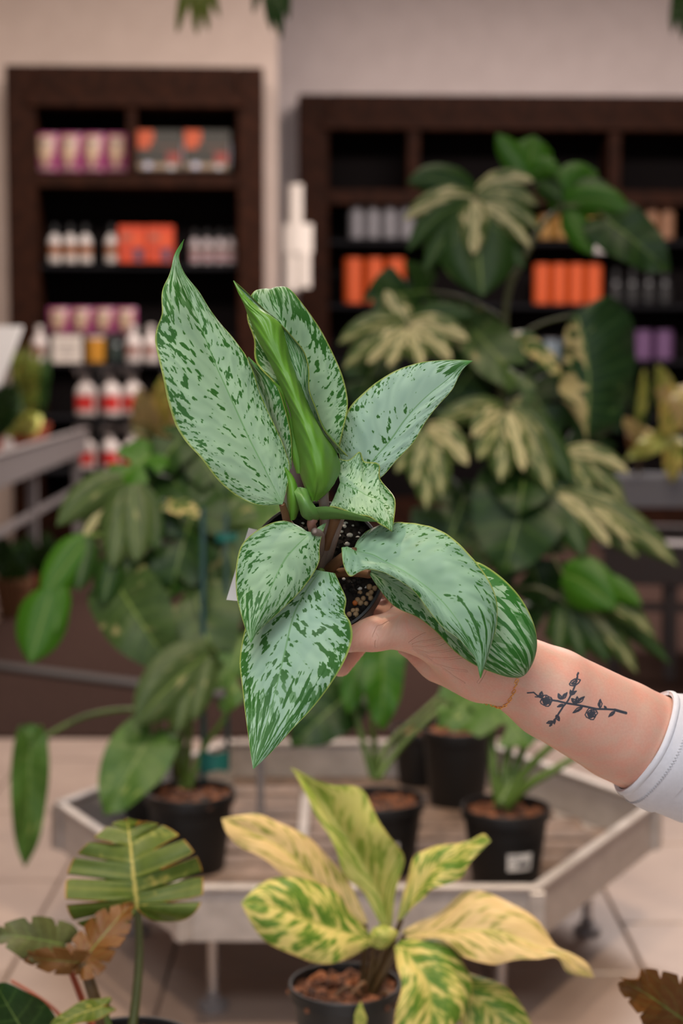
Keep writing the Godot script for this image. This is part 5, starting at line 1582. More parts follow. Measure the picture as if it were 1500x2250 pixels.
# ---------- the plant held up in the hand ----------
func held_leaf(t: Node3D, rows: Array, m: Material, o: Dictionary, extra: Array = []) -> void:
	var gf := Geo.new()
	var gb := Geo.new()
	blade(rows, 1.13, o, gf, gb)
	for e in extra: blade(e[0], 1.13, e[1], gb if e[1].get("swap", false) else gf, gf if e[1].get("swap", false) else gb)
	part("leaf", [[gf, m], [gb, M.silver_back]], t)

func held() -> void:
	var c := at(692, 1246, 1.19)
	var ax := Vector3(-0.10, 0.42, 0.90).normalized()
	var X := Transform3D(Basis(Quaternion(Vector3.UP, ax)), c)
	var t := thing("silver_leaf_plant", "silvery green-spotted plant in small black pot held by the hand", "plant", X * Vector3(0, -0.09, 0))
	var r := 0.0535
	var g := Geo.new()
	lathe(g, [Vector2(0, -0.09), Vector2(r * 0.70, -0.09), Vector2(r * 0.73, -0.087), Vector2(r * 0.92, -0.016), Vector2(r * 0.97, -0.0155), Vector2(r, -0.014), Vector2(r, -0.001), Vector2(r * 0.99, 0), Vector2(r * 0.955, 0), Vector2(r * 0.945, -0.002), Vector2(r * 0.9, -0.03)], 64, X)
	part("pot", [[g, M.pot]], t)
	# soil: an uneven disc
	var soil_rows := []
	var vv := PackedFloat32Array()
	var nz := fbm(4, 3, 60.0)
	for k in 14:
		var q := PackedVector3Array()
		for s in 49:
			var rr := lerpf(0.0005, r * 0.935, k / 13.0)
			var w := TAU * s / 48.0
			var p := Vector3(cos(w) * rr, -0.009, sin(w) * rr)
			q.append(X * (p + Vector3(0, 0.0035 * nz.get_noise_2d(p.x, p.z), 0)))
		soil_rows.append(q)
		vv.append(k / 13.0)
	g = Geo.new()
	var gb := Geo.new()
	sheet(soil_rows, vv, 0.001, g, gb, false, ax)
	part("soil", [[g, M.soil], [gb, M.soil]], t)
	rng.seed = 91
	g = Geo.new()
	for k in 700:
		var w := rng.randf() * TAU
		var q := sqrt(rng.randf()) * r * 0.92
		var e := rng.randf_range(0.0008, 0.0028)
		box(g, Vector3.ZERO, Vector3(e * 1.4, e, e), 0.0, Transform3D(Basis.from_euler(Vector3(rng.randf() * 6, rng.randf() * 6, rng.randf() * 6)), X * Vector3(cos(w) * q, -0.0085 + rng.randf() * 0.002, sin(w) * q)))
	part("soil_crumbs", [[g, M.dirt]], t).set_meta("kind", "stuff")
	# perlite grains and fertiliser pellets, each a piece
	var sp := Geo.new()
	lathe(sp, [Vector2(0, -1), Vector2(0.5, -0.87), Vector2(0.87, -0.5), Vector2(1, 0), Vector2(0.87, 0.5), Vector2(0.5, 0.87), Vector2(0, 1)], 8)
	var ball := [mesh_of([[sp, M.perlite]]), mesh_of([[sp, M.pellet]]), mesh_of([[sp, M.pellet2]])]
	var soil_hit := func(px: float, py: float) -> Vector3:
		var o := X.affine_inverse() * Vector3(0, EYE, 0)
		var d := X.basis.inverse() * (at(px, py, 1.0) - Vector3(0, EYE, 0))
		return X * (o + d * ((-0.0075 - o.y) / d.y))
	for e in [[755, 1157, 1.9], [768, 1176, 2.1], [762, 1195, 1.9], [750, 1168, 1.3], [759, 1150, 1.6], [745, 1177, 1.2], [790, 1170, 1.0], [733, 1200, 1.0], [786, 1181, 1.4], [775, 1155, 0.9], [748, 1142, 1.0], [755, 1272, 1.1], [790, 1293, 1.5], [803, 1290, 1.0], [770, 1280, 0.8], [665, 1150, 1.1], [668, 1163, 1.0], [781, 1143, 1.0], [736, 1250, 0.9], [798, 1160, 0.8]]:
		var o := share("perlite_grain", ball[0], t, Transform3D(Basis.from_euler(Vector3(e[0], e[1], 0)).scaled(Vector3(1.25, 0.9, 1.0) * e[2] * 0.001), soil_hit.call(e[0], e[1]) - t.position))
		o.set_meta("label", "white perlite grain")
	var n := 0
	for row in 6:
		for col in 8:
			var px := 762.0 + col * 12.5 + (6.0 if row % 2 else 0.0) + rng.randf_range(-3, 3)
			var py := 1294.0 + row * 11.5 + rng.randf_range(-3, 3) - absf(col - 1) * 0.5
			var hit: Vector3 = soil_hit.call(px, py)
			if (X.affine_inverse() * hit).length() > r * 0.92 or px + py * 0.6 < 1572: continue
			n += 1
			share("fertiliser_pellet", ball[2 if n % 9 == 0 else 1], t, Transform3D(Basis().scaled(Vector3.ONE * rng.randf_range(0.0019, 0.0025)), hit + ax * 0.001 - t.position))
	# stems and petioles
	var S := func(pts: Array, r0: float, r1: float, m: Material, called: String) -> void:
		var q := []
		for e in pts: q.append(at(e[0], e[1], 1.13 + e[2] * 0.001))
		petiole(t, q, r0, r1, m, called)
	S.call([[709, 1254, 60], [712, 1210, 42], [714, 1160, 26], [712, 1110, 12], [708, 1075, 8]], 0.0042, 0.0036, M.stem_pink, "stem")
	S.call([[708, 1256, 62], [722, 1215, 44], [738, 1165, 28], [752, 1120, 22]], 0.0040, 0.0034, M.stem_pink, "stem")
	S.call([[716, 1204, 36], [722, 1180, 28], [733, 1150, 20], [737, 1137, 17]], 0.0030, 0.0042, M.stem_tan, "dry_sheath")
	S.call([[690, 1250, 64], [672, 1195, 42], [634, 1150, 14], [626, 1128, 6], [620, 1108, 0]], 0.0036, 0.0024, M.stem_tan, "petiole")
	S.call([[692, 1215, 50], [688, 1170, 20], [684, 1150, 6], [690, 1140, 6]], 0.0036, 0.0032, mat(Color(0.60, 0.42, 0.36), 0.5), "petiole")
	S.call([[712, 1258, 62], [735, 1240, 40], [755, 1224, 18], [779, 1212, 2]], 0.0042, 0.0034, M.stem_tan, "petiole")
	S.call([[712, 1262, 64], [750, 1258, 50], [785, 1258, 40], [812, 1262, 32]], 0.0038, 0.0032, M.stem_tan, "petiole")
	S.call([[706, 1264, 64], [706, 1262, 40], [706, 1258, 18], [704, 1256, 8]], 0.0036, 0.003, M.stem_green, "petiole")
	S.call([[700, 1240, 60], [704, 1200, 30], [703, 1175, 6], [690, 1168, -4]], 0.0034, 0.0028, M.stem_pink, "petiole")
	S.call([[715, 1240, 60], [740, 1140, 50], [762, 1090, 46], [775, 1058, 44]], 0.0036, 0.0028, M.stem_green, "petiole")
	S.call([[712, 1240, 60], [712, 1120, 54], [714, 1060, 52], [715, 1038, 50]], 0.0036, 0.0028, M.stem_green, "petiole")
	# A: large left leaf
	held_leaf(t, [
		[618, 1108, 0, 620, 1108, 0, 621, 1106, 0], [560, 1108, -6, 600, 1068, 0, 629, 1071, 4], [493, 1068, -10, 575, 1018, 0, 636, 1022, 10], [440, 1008, -12, 550, 970, 2, 622, 978, 14], [400, 958, -12, 527, 920, 4, 598, 930, 16], [371, 890, -12, 500, 860, 6, 574, 868, 18], [351, 805, -10, 473, 801, 9, 550, 806, 20], [342, 735, -6, 447, 734, 12, 512, 742, 20], [353, 692, -2, 425, 678, 14, 465, 686, 20], [356, 641, 4, 405, 632, 16, 434, 640, 20], [373, 602, 14, 391, 600, 18, 405, 601, 20], [382, 564, 20, 388, 564, 20, 393, 566, 20], [395, 539, 20, 398, 540, 20, 400, 543, 20], [404, 526, 18]],
		M.silver[0], {"bulge": 0.10, "half": 9, "pleat": 0.0009, "pleats": 12, "ripple": 0.0015, "waves": 4.0, "sub": 5})
	# B: tall leaf behind, its tip bent away
	held_leaf(t, [
		[700, 1040, 40, 715, 1040, 44, 735, 1012, 40], [662, 940, 24, 690, 960, 44, 752, 950, 30], [618, 858, 14, 672, 880, 46, 764, 890, 30], [564, 798, 18, 655, 820, 48, 755, 835, 30], [558, 745, 28, 640, 765, 50, 735, 784, 32], [543, 700, 36, 622, 712, 52, 703, 722, 34], [547, 660, 42, 606, 672, 54, 665, 668, 38], [558, 641, 50, 598, 646, 58, 640, 638, 44], [572, 637, 60, 594, 636, 66, 622, 631, 56], [585, 640, 74, 596, 644, 80, 612, 640, 72]],
		M.silver[1], {"bulge": 0.06, "half": 9, "sub": 5, "pleat": 0.0004})
	# C: leaf between A and the rolled one, mostly hidden
	held_leaf(t, [
		[632, 1030, 22, 636, 1030, 22, 640, 1030, 22], [590, 960, 30, 612, 960, 26, 640, 962, 14], [560, 890, 36, 588, 890, 30, 626, 896, 12], [548, 830, 36, 566, 830, 30, 606, 842, 14], [544, 795, 34, 552, 800, 30, 572, 808, 18], [546, 784, 30]],
		M.silver[6], {"bulge": 0.1})
	# the rolled young leaf: wrapped round itself, underside out
	var gf := Geo.new()
	gb = Geo.new()
	blade([[680, 1096, 8, 690, 1098, 0, 700, 1094, 8], [661, 1046, 20, 700, 1050, -12, 744, 1040, 22], [655, 1000, 20, 695, 1005, -14, 739, 996, 22], [645, 952, 16, 680, 955, -12, 712, 956, 18], [638, 905, 14, 660, 905, -8, 684, 906, 14], [617, 850, 12, 640, 850, -6, 661, 852, 12], [591, 792, 12, 615, 795, -2, 640, 798, 12], [566, 745, 12, 595, 745, 0, 626, 745, 12], [549, 702, 14, 580, 702, 4, 615, 712, 10], [535, 665, 14, 550, 672, 8, 570, 678, 10], [524, 638, 14, 529, 642, 10, 537, 648, 11], [513, 617, 14]],
		1.13, {"bulge": 0.28, "half": 10, "pleat": 0.0024, "pleats": 9, "sub": 6, "thick": 0.0008}, gf, gb)
	var gi := Geo.new()
	var gi2 := Geo.new()
	# inner turn seen past the right edge of the roll
	blade([[735, 994, 26, 748, 998, 24, 764, 1003, 18], [712, 958, 24, 728, 968, 22, 744, 982, 14], [690, 920, 22, 700, 928, 20, 712, 944, 10], [672, 880, 20, 682, 884, 18, 694, 898, 8], [655, 845, 18, 668, 846, 17, 679, 858, 6], [640, 805, 16, 660, 806, 16, 678, 812, 8], [628, 765, 14, 648, 766, 15, 668, 774, 9], [620, 735, 12, 632, 738, 13, 645, 744, 9], [608, 708, 10, 614, 712, 11, 621, 718, 9], [600, 702, 10]],
		1.13, {"bulge": -0.1, "half": 5}, gi, gi2)
	# inner turn at the tip
	blade([[600, 704, 14, 606, 704, 16, 612, 704, 16], [560, 672, 16, 574, 674, 20, 584, 684, 18], [538, 650, 16, 548, 652, 18, 556, 656, 17], [520, 628, 15, 526, 630, 16, 531, 632, 15], [513, 617, 14]], 1.13, {"bulge": -0.1, "half": 4}, gi, gi2)
	# its outer margin turned out on the left
	blade([[652, 1040, 22, 656, 1040, 20, 662, 1040, 20], [634, 985, 26, 642, 985, 18, 654, 990, 18], [618, 925, 28, 628, 925, 18, 642, 930, 16], [604, 880, 26, 612, 878, 18, 628, 884, 14], [596, 852, 22, 604, 850, 16, 618, 852, 12], [592, 832, 16]], 1.13, {"bulge": 0.1, "half": 4}, gf, gb)
	part("rolled_leaf", [[gf, M.rolled], [gb, M.silver[6]], [gi, M.silver[6]], [gi2, M.silver_back]], t)
	# D: right leaf
	held_leaf(t, [
		[762, 1060, 50, 775, 1060, 46, 790, 1060, 46], [745, 1000, 52, 800, 1035, 46, 835, 1050, 44], [750, 955, 50, 830, 1000, 44, 870, 1012, 40], [764, 902, 48, 860, 965, 42, 908, 972, 38], [800, 862, 46, 888, 925, 40, 934, 928, 36], [845, 828, 44, 918, 890, 38, 963, 890, 34], [890, 806, 42, 948, 862, 36, 992, 858, 32], [940, 794, 38, 985, 832, 34, 1007, 828, 32], [1000, 791, 34, 1010, 806, 32, 1021, 806, 32], [1038, 793, 32]],
		M.silver[2], {"bulge": 0.06, "half": 9, "pleat": 0.0010, "pleats": 7, "sub": 5})
	# E: small wavy cupped leaf; far side rises, near margin rolls under
	held_leaf(t, [
		[740, 1009, 30, 747, 1060, 22, 724, 1113, -6], [764, 1010, 30, 768, 1070, 20, 745, 1119, -8], [789, 991, 34, 790, 1080, 16, 770, 1125, -10], [800, 1016, 26, 808, 1090, 12, 790, 1131, -12], [832, 1019, 26, 830, 1098, 8, 812, 1138, -12], [834, 1050, 16, 843, 1112, 4, 828, 1146, -12], [862, 1087, 6, 855, 1128, -2, 842, 1155, -12], [868, 1108, -2, 862, 1145, -8, 852, 1162, -12], [861, 1168, -12]],
		M.silver[1], {"bulge": -0.10, "half": 8, "ripple": 0.0012, "waves": 2.5},
		[[[[694, 1115, -4, 700, 1132, 2, 712, 1140, 12], [719, 1113, -6, 726, 1128, -4, 736, 1138, 8], [745, 1119, -8, 752, 1131, -6, 762, 1138, 6], [770, 1125, -10, 776, 1136, -8, 784, 1140, 2], [790, 1131, -12, 795, 1139, -10, 800, 1143, -2], [812, 1138, -12, 815, 1142, -11, 817, 1145, -8], [828, 1146, -12]], {"bulge": 0.15, "swap": true, "half": 4}],
		[[[644, 1077, 4, 660, 1074, 8, 678, 1080, 6], [650, 1090, -2, 668, 1092, -6, 682, 1099, 0], [657, 1112, -2, 674, 1114, -8, 695, 1117, -3], [664, 1134, 2, 682, 1132, -4, 704, 1130, 2], [682, 1145, 8, 690, 1143, 6, 702, 1138, 8]], {"bulge": 0.2, "swap": true, "half": 5}],
		[[[646, 1076, 6, 658, 1071, 12, 676, 1077, 10], [662, 1082, 16, 672, 1085, 18, 682, 1092, 14]], {"bulge": -0.1, "half": 4}]])
	# sheath between A and the roll
	gf = Geo.new()
	gb = Geo.new()
	blade([[633, 1140, 14, 642, 1142, 10, 650, 1136, 14], [631, 1100, 10, 645, 1102, 2, 660, 1104, 10], [629, 1070, 8, 641, 1070, 2, 655, 1076, 10], [627, 1045, 6, 634, 1046, 4, 644, 1052, 10], [625, 1026, 5]], 1.13, {"bulge": 0.25}, gf, gb)
	part("sheath", [[gf, M.rolled], [gb, M.rolled]], t)
	# G: lower left leaf
	held_leaf(t, [
		[668, 1170, 2, 688, 1172, 0, 716, 1150, 8], [662, 1160, 2, 676, 1178, -2, 709, 1168, 4], [622, 1145, 4, 662, 1190, -6, 703, 1190, 0], [576, 1159, 2, 646, 1206, -8, 701, 1210, -2], [536, 1191, 0, 630, 1224, -10, 701, 1232, -4], [522, 1226, -4, 616, 1248, -12, 688, 1260, -6], [518, 1272, -10, 602, 1276, -16, 660, 1298, -10], [521, 1315, -16, 586, 1312, -20, 622, 1336, -16], [532, 1358, -24, 568, 1352, -26, 583, 1371, -22], [543, 1392, -30, 556, 1386, -30, 565, 1389, -28], [551, 1412, -34]],
		M.silver[3], {"bulge": 0.10, "half": 9, "sub": 5, "pleat": 0.0005})
	# H: lower front leaf
	held_leaf(t, [
		[690, 1252, 10, 705, 1255, 8, 735, 1260, 10], [640, 1262, 12, 690, 1272, 6, 748, 1288, 8], [584, 1300, 10, 668, 1305, 4, 760, 1316, 4], [552, 1345, 6, 648, 1345, 0, 757, 1346, 2], [535, 1395, 0, 636, 1385, -6, 771, 1372, -4], [527, 1445, -6, 626, 1430, -12, 772, 1408, -10], [531, 1500, -14, 612, 1490, -20, 747, 1472, -18], [538, 1560, -24, 595, 1555, -28, 690, 1550, -26], [546, 1620, -34, 578, 1618, -36, 632, 1614, -34], [551, 1660, -42, 565, 1660, -42, 588, 1660, -40], [556, 1690, -48]],
		M.silver[4], {"bulge": 0.08, "half": 10, "sub": 5, "ripple": 0.0012, "waves": 4.0, "pleat": 0.0005})
	# J: right leaf behind I
	held_leaf(t, [
		[805, 1252, 34, 806, 1253, 34, 815, 1250, 34], [842, 1306, 26, 860, 1280, 30, 890, 1255, 32], [872, 1336, 20, 910, 1305, 24, 960, 1240, 28], [915, 1355, 14, 960, 1330, 16, 1010, 1230, 24], [955, 1385, 8, 1010, 1358, 8, 1055, 1238, 18], [1000, 1432, 4, 1055, 1390, 2, 1105, 1272, 12], [1045, 1462, 2, 1090, 1420, -2, 1146, 1318, 8], [1085, 1478, 2, 1118, 1448, -2, 1172, 1372, 6], [1115, 1487, 4, 1135, 1468, 2, 1179, 1420, 8], [1138, 1488, 8, 1147, 1480, 8, 1167, 1460, 10], [1150, 1484, 12]],
		M.silver[6], {"bulge": 0.14, "half": 9, "sub": 5, "pleat": 0.0009, "pleats": 7})
	# I: large right front leaf, arched
	held_leaf(t, [
		[778, 1206, 6, 780, 1212, 4, 750, 1204, 0], [790, 1182, 10, 795, 1214, 0, 754, 1238, -6], [820, 1160, 12, 822, 1221, -6, 769, 1266, -12], [861, 1149, 10, 850, 1237, -12, 802, 1251, -14], [905, 1150, 6, 885, 1255, -18, 838, 1256, -18], [950, 1159, 0, 918, 1277, -24, 876, 1275, -22], [990, 1180, -8, 950, 1302, -28, 910, 1299, -26], [1030, 1218, -14, 978, 1330, -32, 938, 1336, -30], [1065, 1262, -20, 1003, 1362, -36, 972, 1378, -34], [1088, 1310, -24, 1022, 1392, -38, 1005, 1402, -36], [1091, 1365, -28, 1036, 1420, -38, 1026, 1424, -38], [1076, 1425, -32, 1050, 1450, -38, 1044, 1448, -38], [1055, 1490, -38]],
		M.silver[5], {"bl": 0.10, "br": 0.16, "half": 10, "sub": 6, "pleat": 0.0011, "pleats": 13})
	# white tag pushed in at the pot's left side
	g = Geo.new()
	var P := []
	vv = PackedFloat32Array()
	for k in 5:
		var q := PackedVector3Array()
		for s in 4:
			q.append(at(lerpf(lerpf(546, 497, k / 4.0), lerpf(566, 545, k / 4.0), s / 3.0), lerpf(1160, 1318, k / 4.0) + s * 1.5, 1.222 - 0.003 * k))
		P.append(q)
		vv.append(k / 4.0)
	gb = Geo.new()
	sheet(P, vv, 0.0006, g, gb)
	part("plant_tag", [[g, M.white], [gb, M.white]], t)

# ---------- the person's hand and forearm: one surface meshed from joined tapered bones ----------
var fx0: Vector3
var fnx: int
var fny: int
var fnz: int
var fld := PackedFloat32Array()
var cell := 0.0036

func bone(a: Vector3, b: Vector3, ra: float, rb: float, k: float) -> void:
	var lo := Vector3(minf(a.x - ra, b.x - rb), minf(a.y - ra, b.y - rb), minf(a.z - ra, b.z - rb)) - Vector3.ONE * (k + 3.0 * cell)
	var hi := Vector3(maxf(a.x + ra, b.x + rb), maxf(a.y + ra, b.y + rb), maxf(a.z + ra, b.z + rb)) + Vector3.ONE * (k + 3.0 * cell)
	var i0 := clampi(int((lo.x - fx0.x) / cell), 0, fnx - 1)
	var i1 := clampi(int((hi.x - fx0.x) / cell) + 1, 0, fnx - 1)
	var j0 := clampi(int((lo.y - fx0.y) / cell), 0, fny - 1)
	var j1 := clampi(int((hi.y - fx0.y) / cell) + 1, 0, fny - 1)
	var k0 := clampi(int((lo.z - fx0.z) / cell), 0, fnz - 1)
	var k1 := clampi(int((hi.z - fx0.z) / cell) + 1, 0, fnz - 1)
	var ab := b - a
	var l2 := ab.length_squared()
	for z in range(k0, k1 + 1):
		for y in range(j0, j1 + 1):
			var at0 := (z * fny + y) * fnx
			for x in range(i0, i1 + 1):
				var p := Vector3(fx0.x + x * cell, fx0.y + y * cell, fx0.z + z * cell)
				var h := clampf((p - a).dot(ab) / l2, 0.0, 1.0)
				var d := p.distance_to(a + ab * h) - lerpf(ra, rb, h)
				var o := fld[at0 + x]
				var e := maxf(k - absf(o - d), 0.0) / k
				fld[at0 + x] = minf(o, d) - e * e * k * 0.25

func field_at(p: Vector3) -> float:
	var q := (p - fx0) / cell
	var x := clampi(int(q.x), 0, fnx - 2)
	var y := clampi(int(q.y), 0, fny - 2)
	var z := clampi(int(q.z), 0, fnz - 2)
	var f := Vector3(clampf(q.x - x, 0, 1), clampf(q.y - y, 0, 1), clampf(q.z - z, 0, 1))
	var s := fnx
	var w := fnx * fny
	var i := z * w + y * s + x
	return lerpf(lerpf(lerpf(fld[i], fld[i + 1], f.x), lerpf(fld[i + s], fld[i + s + 1], f.x), f.y), lerpf(lerpf(fld[i + w], fld[i + w + 1], f.x), lerpf(fld[i + w + s], fld[i + w + s + 1], f.x), f.y), f.z)

func grad_at(p: Vector3) -> Vector3:
	var e := cell
	return Vector3(field_at(p + Vector3(e, 0, 0)) - field_at(p - Vector3(e, 0, 0)), field_at(p + Vector3(0, e, 0)) - field_at(p - Vector3(0, e, 0)), field_at(p + Vector3(0, 0, e)) - field_at(p - Vector3(0, 0, e))).normalized()

var arm_o: Vector3
var arm_x: Vector3
var arm_y: Vector3
var arm_z: Vector3
const ARM_LEN := 0.40

func arm_uv(p: Vector3) -> Vector2:
	var q := p - arm_o
	return Vector2((q.dot(arm_x) + 0.16) / ARM_LEN, atan2(q.dot(arm_y), q.dot(arm_z)) / TAU + 0.5)

func skin_hit(px: float, py: float) -> Vector3:
	var o := Vector3(0, EYE, 0)
	var dir := (at(px, py, 1.0) - o).normalized()
	var s := 1.0
	while s < 1.5:
		var p := o + dir * s
		if p.x > fx0.x and p.y > fx0.y and p.z > fx0.z:
			if field_at(p) < 0.0: return p
		s += 0.0008
	return o + dir * 1.2

func arm_list() -> Array:
	# px, py, depth -> px, py, depth, radius a, radius b, blend
	return [
		[742, 1411, 1.166, 822, 1393, 1.164, 0.0088, 0.0118, 0.006],
		[822, 1393, 1.164, 905, 1376, 1.176, 0.0116, 0.0165, 0.008],
		[905, 1376, 1.178, 1030, 1440, 1.192, 0.0170, 0.0225, 0.012],
		[905, 1345, 1.205, 1070, 1450, 1.205, 0.0170, 0.0245, 0.016],
		[885, 1424, 1.222, 962, 1455, 1.216, 0.0055, 0.0125, 0.010],
		[962, 1455, 1.216, 1052, 1486, 1.205, 0.0125, 0.0185, 0.014],
		[1040, 1440, 1.198, 1105, 1461, 1.190, 0.0240, 0.0275, 0.016],
		[1105, 1461, 1.190, 1211, 1523, 1.200, 0.0275, 0.0352, 0.003],
		[1211, 1523, 1.200, 1361, 1604, 1.222, 0.0352, 0.0392, 0.003],
		[1361, 1604, 1.222, 1450, 1648, 1.236, 0.0392, 0.0410, 0.003],
		[1450, 1648, 1.236, 1640, 1712, 1.262, 0.0410, 0.0430, 0.003],
		[1640, 1712, 1.262, 1960, 1690, 1.30, 0.0430, 0.0470, 0.003],
		[1960, 1690, 1.30, 2260, 1540, 1.33, 0.0470, 0.0540, 0.003],
		# fingers round the far side of the pot
		[905, 1335, 1.246, 862, 1292, 1.275, 0.0100, 0.0092, 0.006], [862, 1292, 1.275, 800, 1262, 1.295, 0.0092, 0.0084, 0.004], [800, 1262, 1.295, 752, 1258, 1.292, 0.0084, 0.0072, 0.004],
		[905, 1362, 1.235, 856, 1345, 1.282, 0.0100, 0.0094, 0.006], [856, 1345, 1.282, 788, 1335, 1.298, 0.0094, 0.0086, 0.004], [788, 1335, 1.298, 732, 1340, 1.294, 0.0086, 0.0074, 0.004],
		[905, 1385, 1.232, 860, 1388, 1.272, 0.0098, 0.0090, 0.006], [860, 1388, 1.272, 800, 1398, 1.272, 0.0090, 0.0086, 0.004], [800, 1398, 1.272, 748, 1466, 1.240, 0.0090, 0.0080, 0.004],
		[915, 1404, 1.225, 880, 1402, 1.250, 0.0086, 0.0080, 0.006], [880, 1402, 1.250, 830, 1395, 1.250, 0.0080, 0.0074, 0.004], [830, 1395, 1.250, 795, 1392, 1.246, 0.0074, 0.0064, 0.004],
	]

func stroke(im: Image, pts: Array, wide: float, col: Color, strength := 1.0) -> void:
	var W := im.get_width()
	var H := im.get_height()
	var mx := ARM_LEN / W
	var my := 0.22 / H
	for k in pts.size() - 1:
		var a: Vector2 = pts[k]
		var b: Vector2 = pts[k + 1]
		var n := maxi(2, int(a.distance_to(b) * maxf(W, H) / 1.5))
		for s in n + 1:
			var c := a.lerp(b, float(s) / n) * Vector2(W, H)
			var rx := int(ceil(wide / mx)) + 1
			var ry := int(ceil(wide / my)) + 1
			for yy in range(int(c.y) - ry, int(c.y) + ry + 1):
				for xx in range(int(c.x) - rx, int(c.x) + rx + 1):
					if xx < 0 or yy < 0 or xx >= W or yy >= H: continue
					var d := Vector2((xx + 0.5 - c.x) * mx, (yy + 0.5 - c.y) * my).length()
					var f := smoothstep(wide + 0.0003, wide - 0.0001, d) * strength
					if f <= 0.0: continue
					var old := im.get_pixel(xx, yy)
					var mixed := old.lerp(col, f)
					if mixed.get_luminance() < old.get_luminance(): im.set_pixel(xx, yy, mixed)

func arm() -> void:
	var list := arm_list()
	var lo := Vector3.INF
	var hi := -Vector3.INF
	for a in list:
		for e in [[at(a[0], a[1], a[2]), a[6]], [at(a[3], a[4], a[5]), a[7]]]:
			lo = lo.min(e[0] - Vector3.ONE * (e[1] + 0.012))
			hi = hi.max(e[0] + Vector3.ONE * (e[1] + 0.012))
	fx0 = lo
	fnx = int((hi.x - lo.x) / cell) + 2
	fny = int((hi.y - lo.y) / cell) + 2
	fnz = int((hi.z - lo.z) / cell) + 2
	fld.resize(fnx * fny * fnz)
	fld.fill(1.0)
	for a in list: bone(at(a[0], a[1], a[2]), at(a[3], a[4], a[5]), a[6], a[7], a[8])
	arm_o = at(1105, 1461, 1.19)
	arm_x = (at(1450, 1648, 1.236) - arm_o).normalized()
	arm_z = (Vector3(0, EYE, 0) - arm_o)
	arm_z = (arm_z - arm_x * arm_z.dot(arm_x)).normalized()
	arm_y = arm_z.cross(arm_x)
	# surface nets
	var g := Geo.new()
	var idx := PackedInt32Array()
	idx.resize(fld.size())
	idx.fill(-1)
	var w := fnx * fny
	var corner := [0, 1, fnx, fnx + 1, w, w + 1, w + fnx, w + fnx + 1]
	var cpos := [Vector3(0, 0, 0), Vector3(1, 0, 0), Vector3(0, 1, 0), Vector3(1, 1, 0), Vector3(0, 0, 1), Vector3(1, 0, 1), Vector3(0, 1, 1), Vector3(1, 1, 1)]
	var edges := [[0, 1], [2, 3], [4, 5], [6, 7], [0, 2], [1, 3], [4, 6], [5, 7], [0, 4], [1, 5], [2, 6], [3, 7]]
	for z in fnz - 1:
		for y in fny - 1:
			for x in fnx - 1:
				var i := z * w + y * fnx + x
				var f0 := fld[i]
				if absf(f0) > cell * 2.5: continue
				var neg := 0
				for c in 8:
					if fld[i + corner[c]] < 0.0: neg += 1
				if neg == 0 or neg == 8: continue
				var sum := Vector3.ZERO
				var n := 0
				for e in edges:
					var fa := fld[i + corner[e[0]]]
					var fb := fld[i + corner[e[1]]]
					if (fa < 0.0) != (fb < 0.0):
						sum += cpos[e[0]].lerp(cpos[e[1]], fa / (fa - fb))
						n += 1
				var p := fx0 + (Vector3(x, y, z) + sum / n) * cell
				p -= grad_at(p) * field_at(p)
				idx[i] = g.add(p, grad_at(p), arm_uv(p))
	for z in range(1, fnz - 1):
		for y in range(1, fny - 1):
			for x in range(1, fnx - 1):
				var i := z * w + y * fnx + x
				if absf(fld[i]) > cell * 1.8: continue
				var s0 := fld[i] < 0.0
				for a in 3:
					var st: int = [1, fnx, w][a]
					if s0 == (fld[i + st] < 0.0): continue
					var u: int = [fnx, w, 1][a]
					var v: int = [w, 1, fnx][a]
					var q := [idx[i], idx[i - u], idx[i - u - v], idx[i - v]]
					if q.min() < 0: continue
					g.tri(q[0], q[1], q[2])
					g.tri(q[0], q[2], q[3])
	# skin: colour with mottling and the ink of the tattoo, and relief for the creases
	var W := 2048
	var H := 1024
	var mot := fbm(9, 4, 0.012)
	var fine := fbm(19, 2, 0.09)
	var data := PackedByteArray()
	data.resize(W * H * 3)
	var k := 0
	for yy in H:
		for xx in W:
			var a := mot.get_noise_2d(xx * 0.8, yy * 1.0)
			var b := fine.get_noise_2d(xx * 0.8, yy)
			data[k] = int(clampf(0.825 + a * 0.03 + b * 0.012, 0, 1) * 255.0)
			data[k + 1] = int(clampf(0.625 - a * 0.03 + b * 0.016, 0, 1) * 255.0)
			data[k + 2] = int(clampf(0.54 - a * 0.03 + b * 0.016, 0, 1) * 255.0)
			k += 3
	var im := Image.create_from_data(W, H, false, Image.FORMAT_RGB8, data)
	var ink := Color(0.23, 0.245, 0.275)
	# tattoo: strokes in a drawing of 460 px over 1500 units, set on the skin
	var Q := func(x: float, y: float) -> Vector2: return arm_uv(skin_hit(1040.0 + x / 3.261, 1380.0 + y / 3.261))
	var line := func(pts: Array, wide: float, s := 0.95) -> void:
		var o := []
		for e in pts: o.append(Q.call(e[0], e[1]))
		stroke(im, o, wide, ink, s)
	line.call([[385, 462], [430, 460], [452, 480], [480, 494], [500, 505]], 0.00042)
	line.call([[440, 490], [465, 492], [480, 500]], 0.00033)
	line.call([[555, 514], [600, 520], [660, 536], [720, 546], [800, 562], [880, 579], [950, 581], [1010, 585], [1050, 597], [1092, 608]], 0.00052)
	line.call([[1010, 586], [1050, 598], [1094, 609]], 0.0008)
	line.call([[548, 697], [568, 672], [590, 645], [612, 606], [640, 560], [672, 522], [696, 480], [712, 440], [728, 400]], 0.0005)
	line.call([[730, 375], [742, 352], [740, 338], [748, 322]], 0.00055)
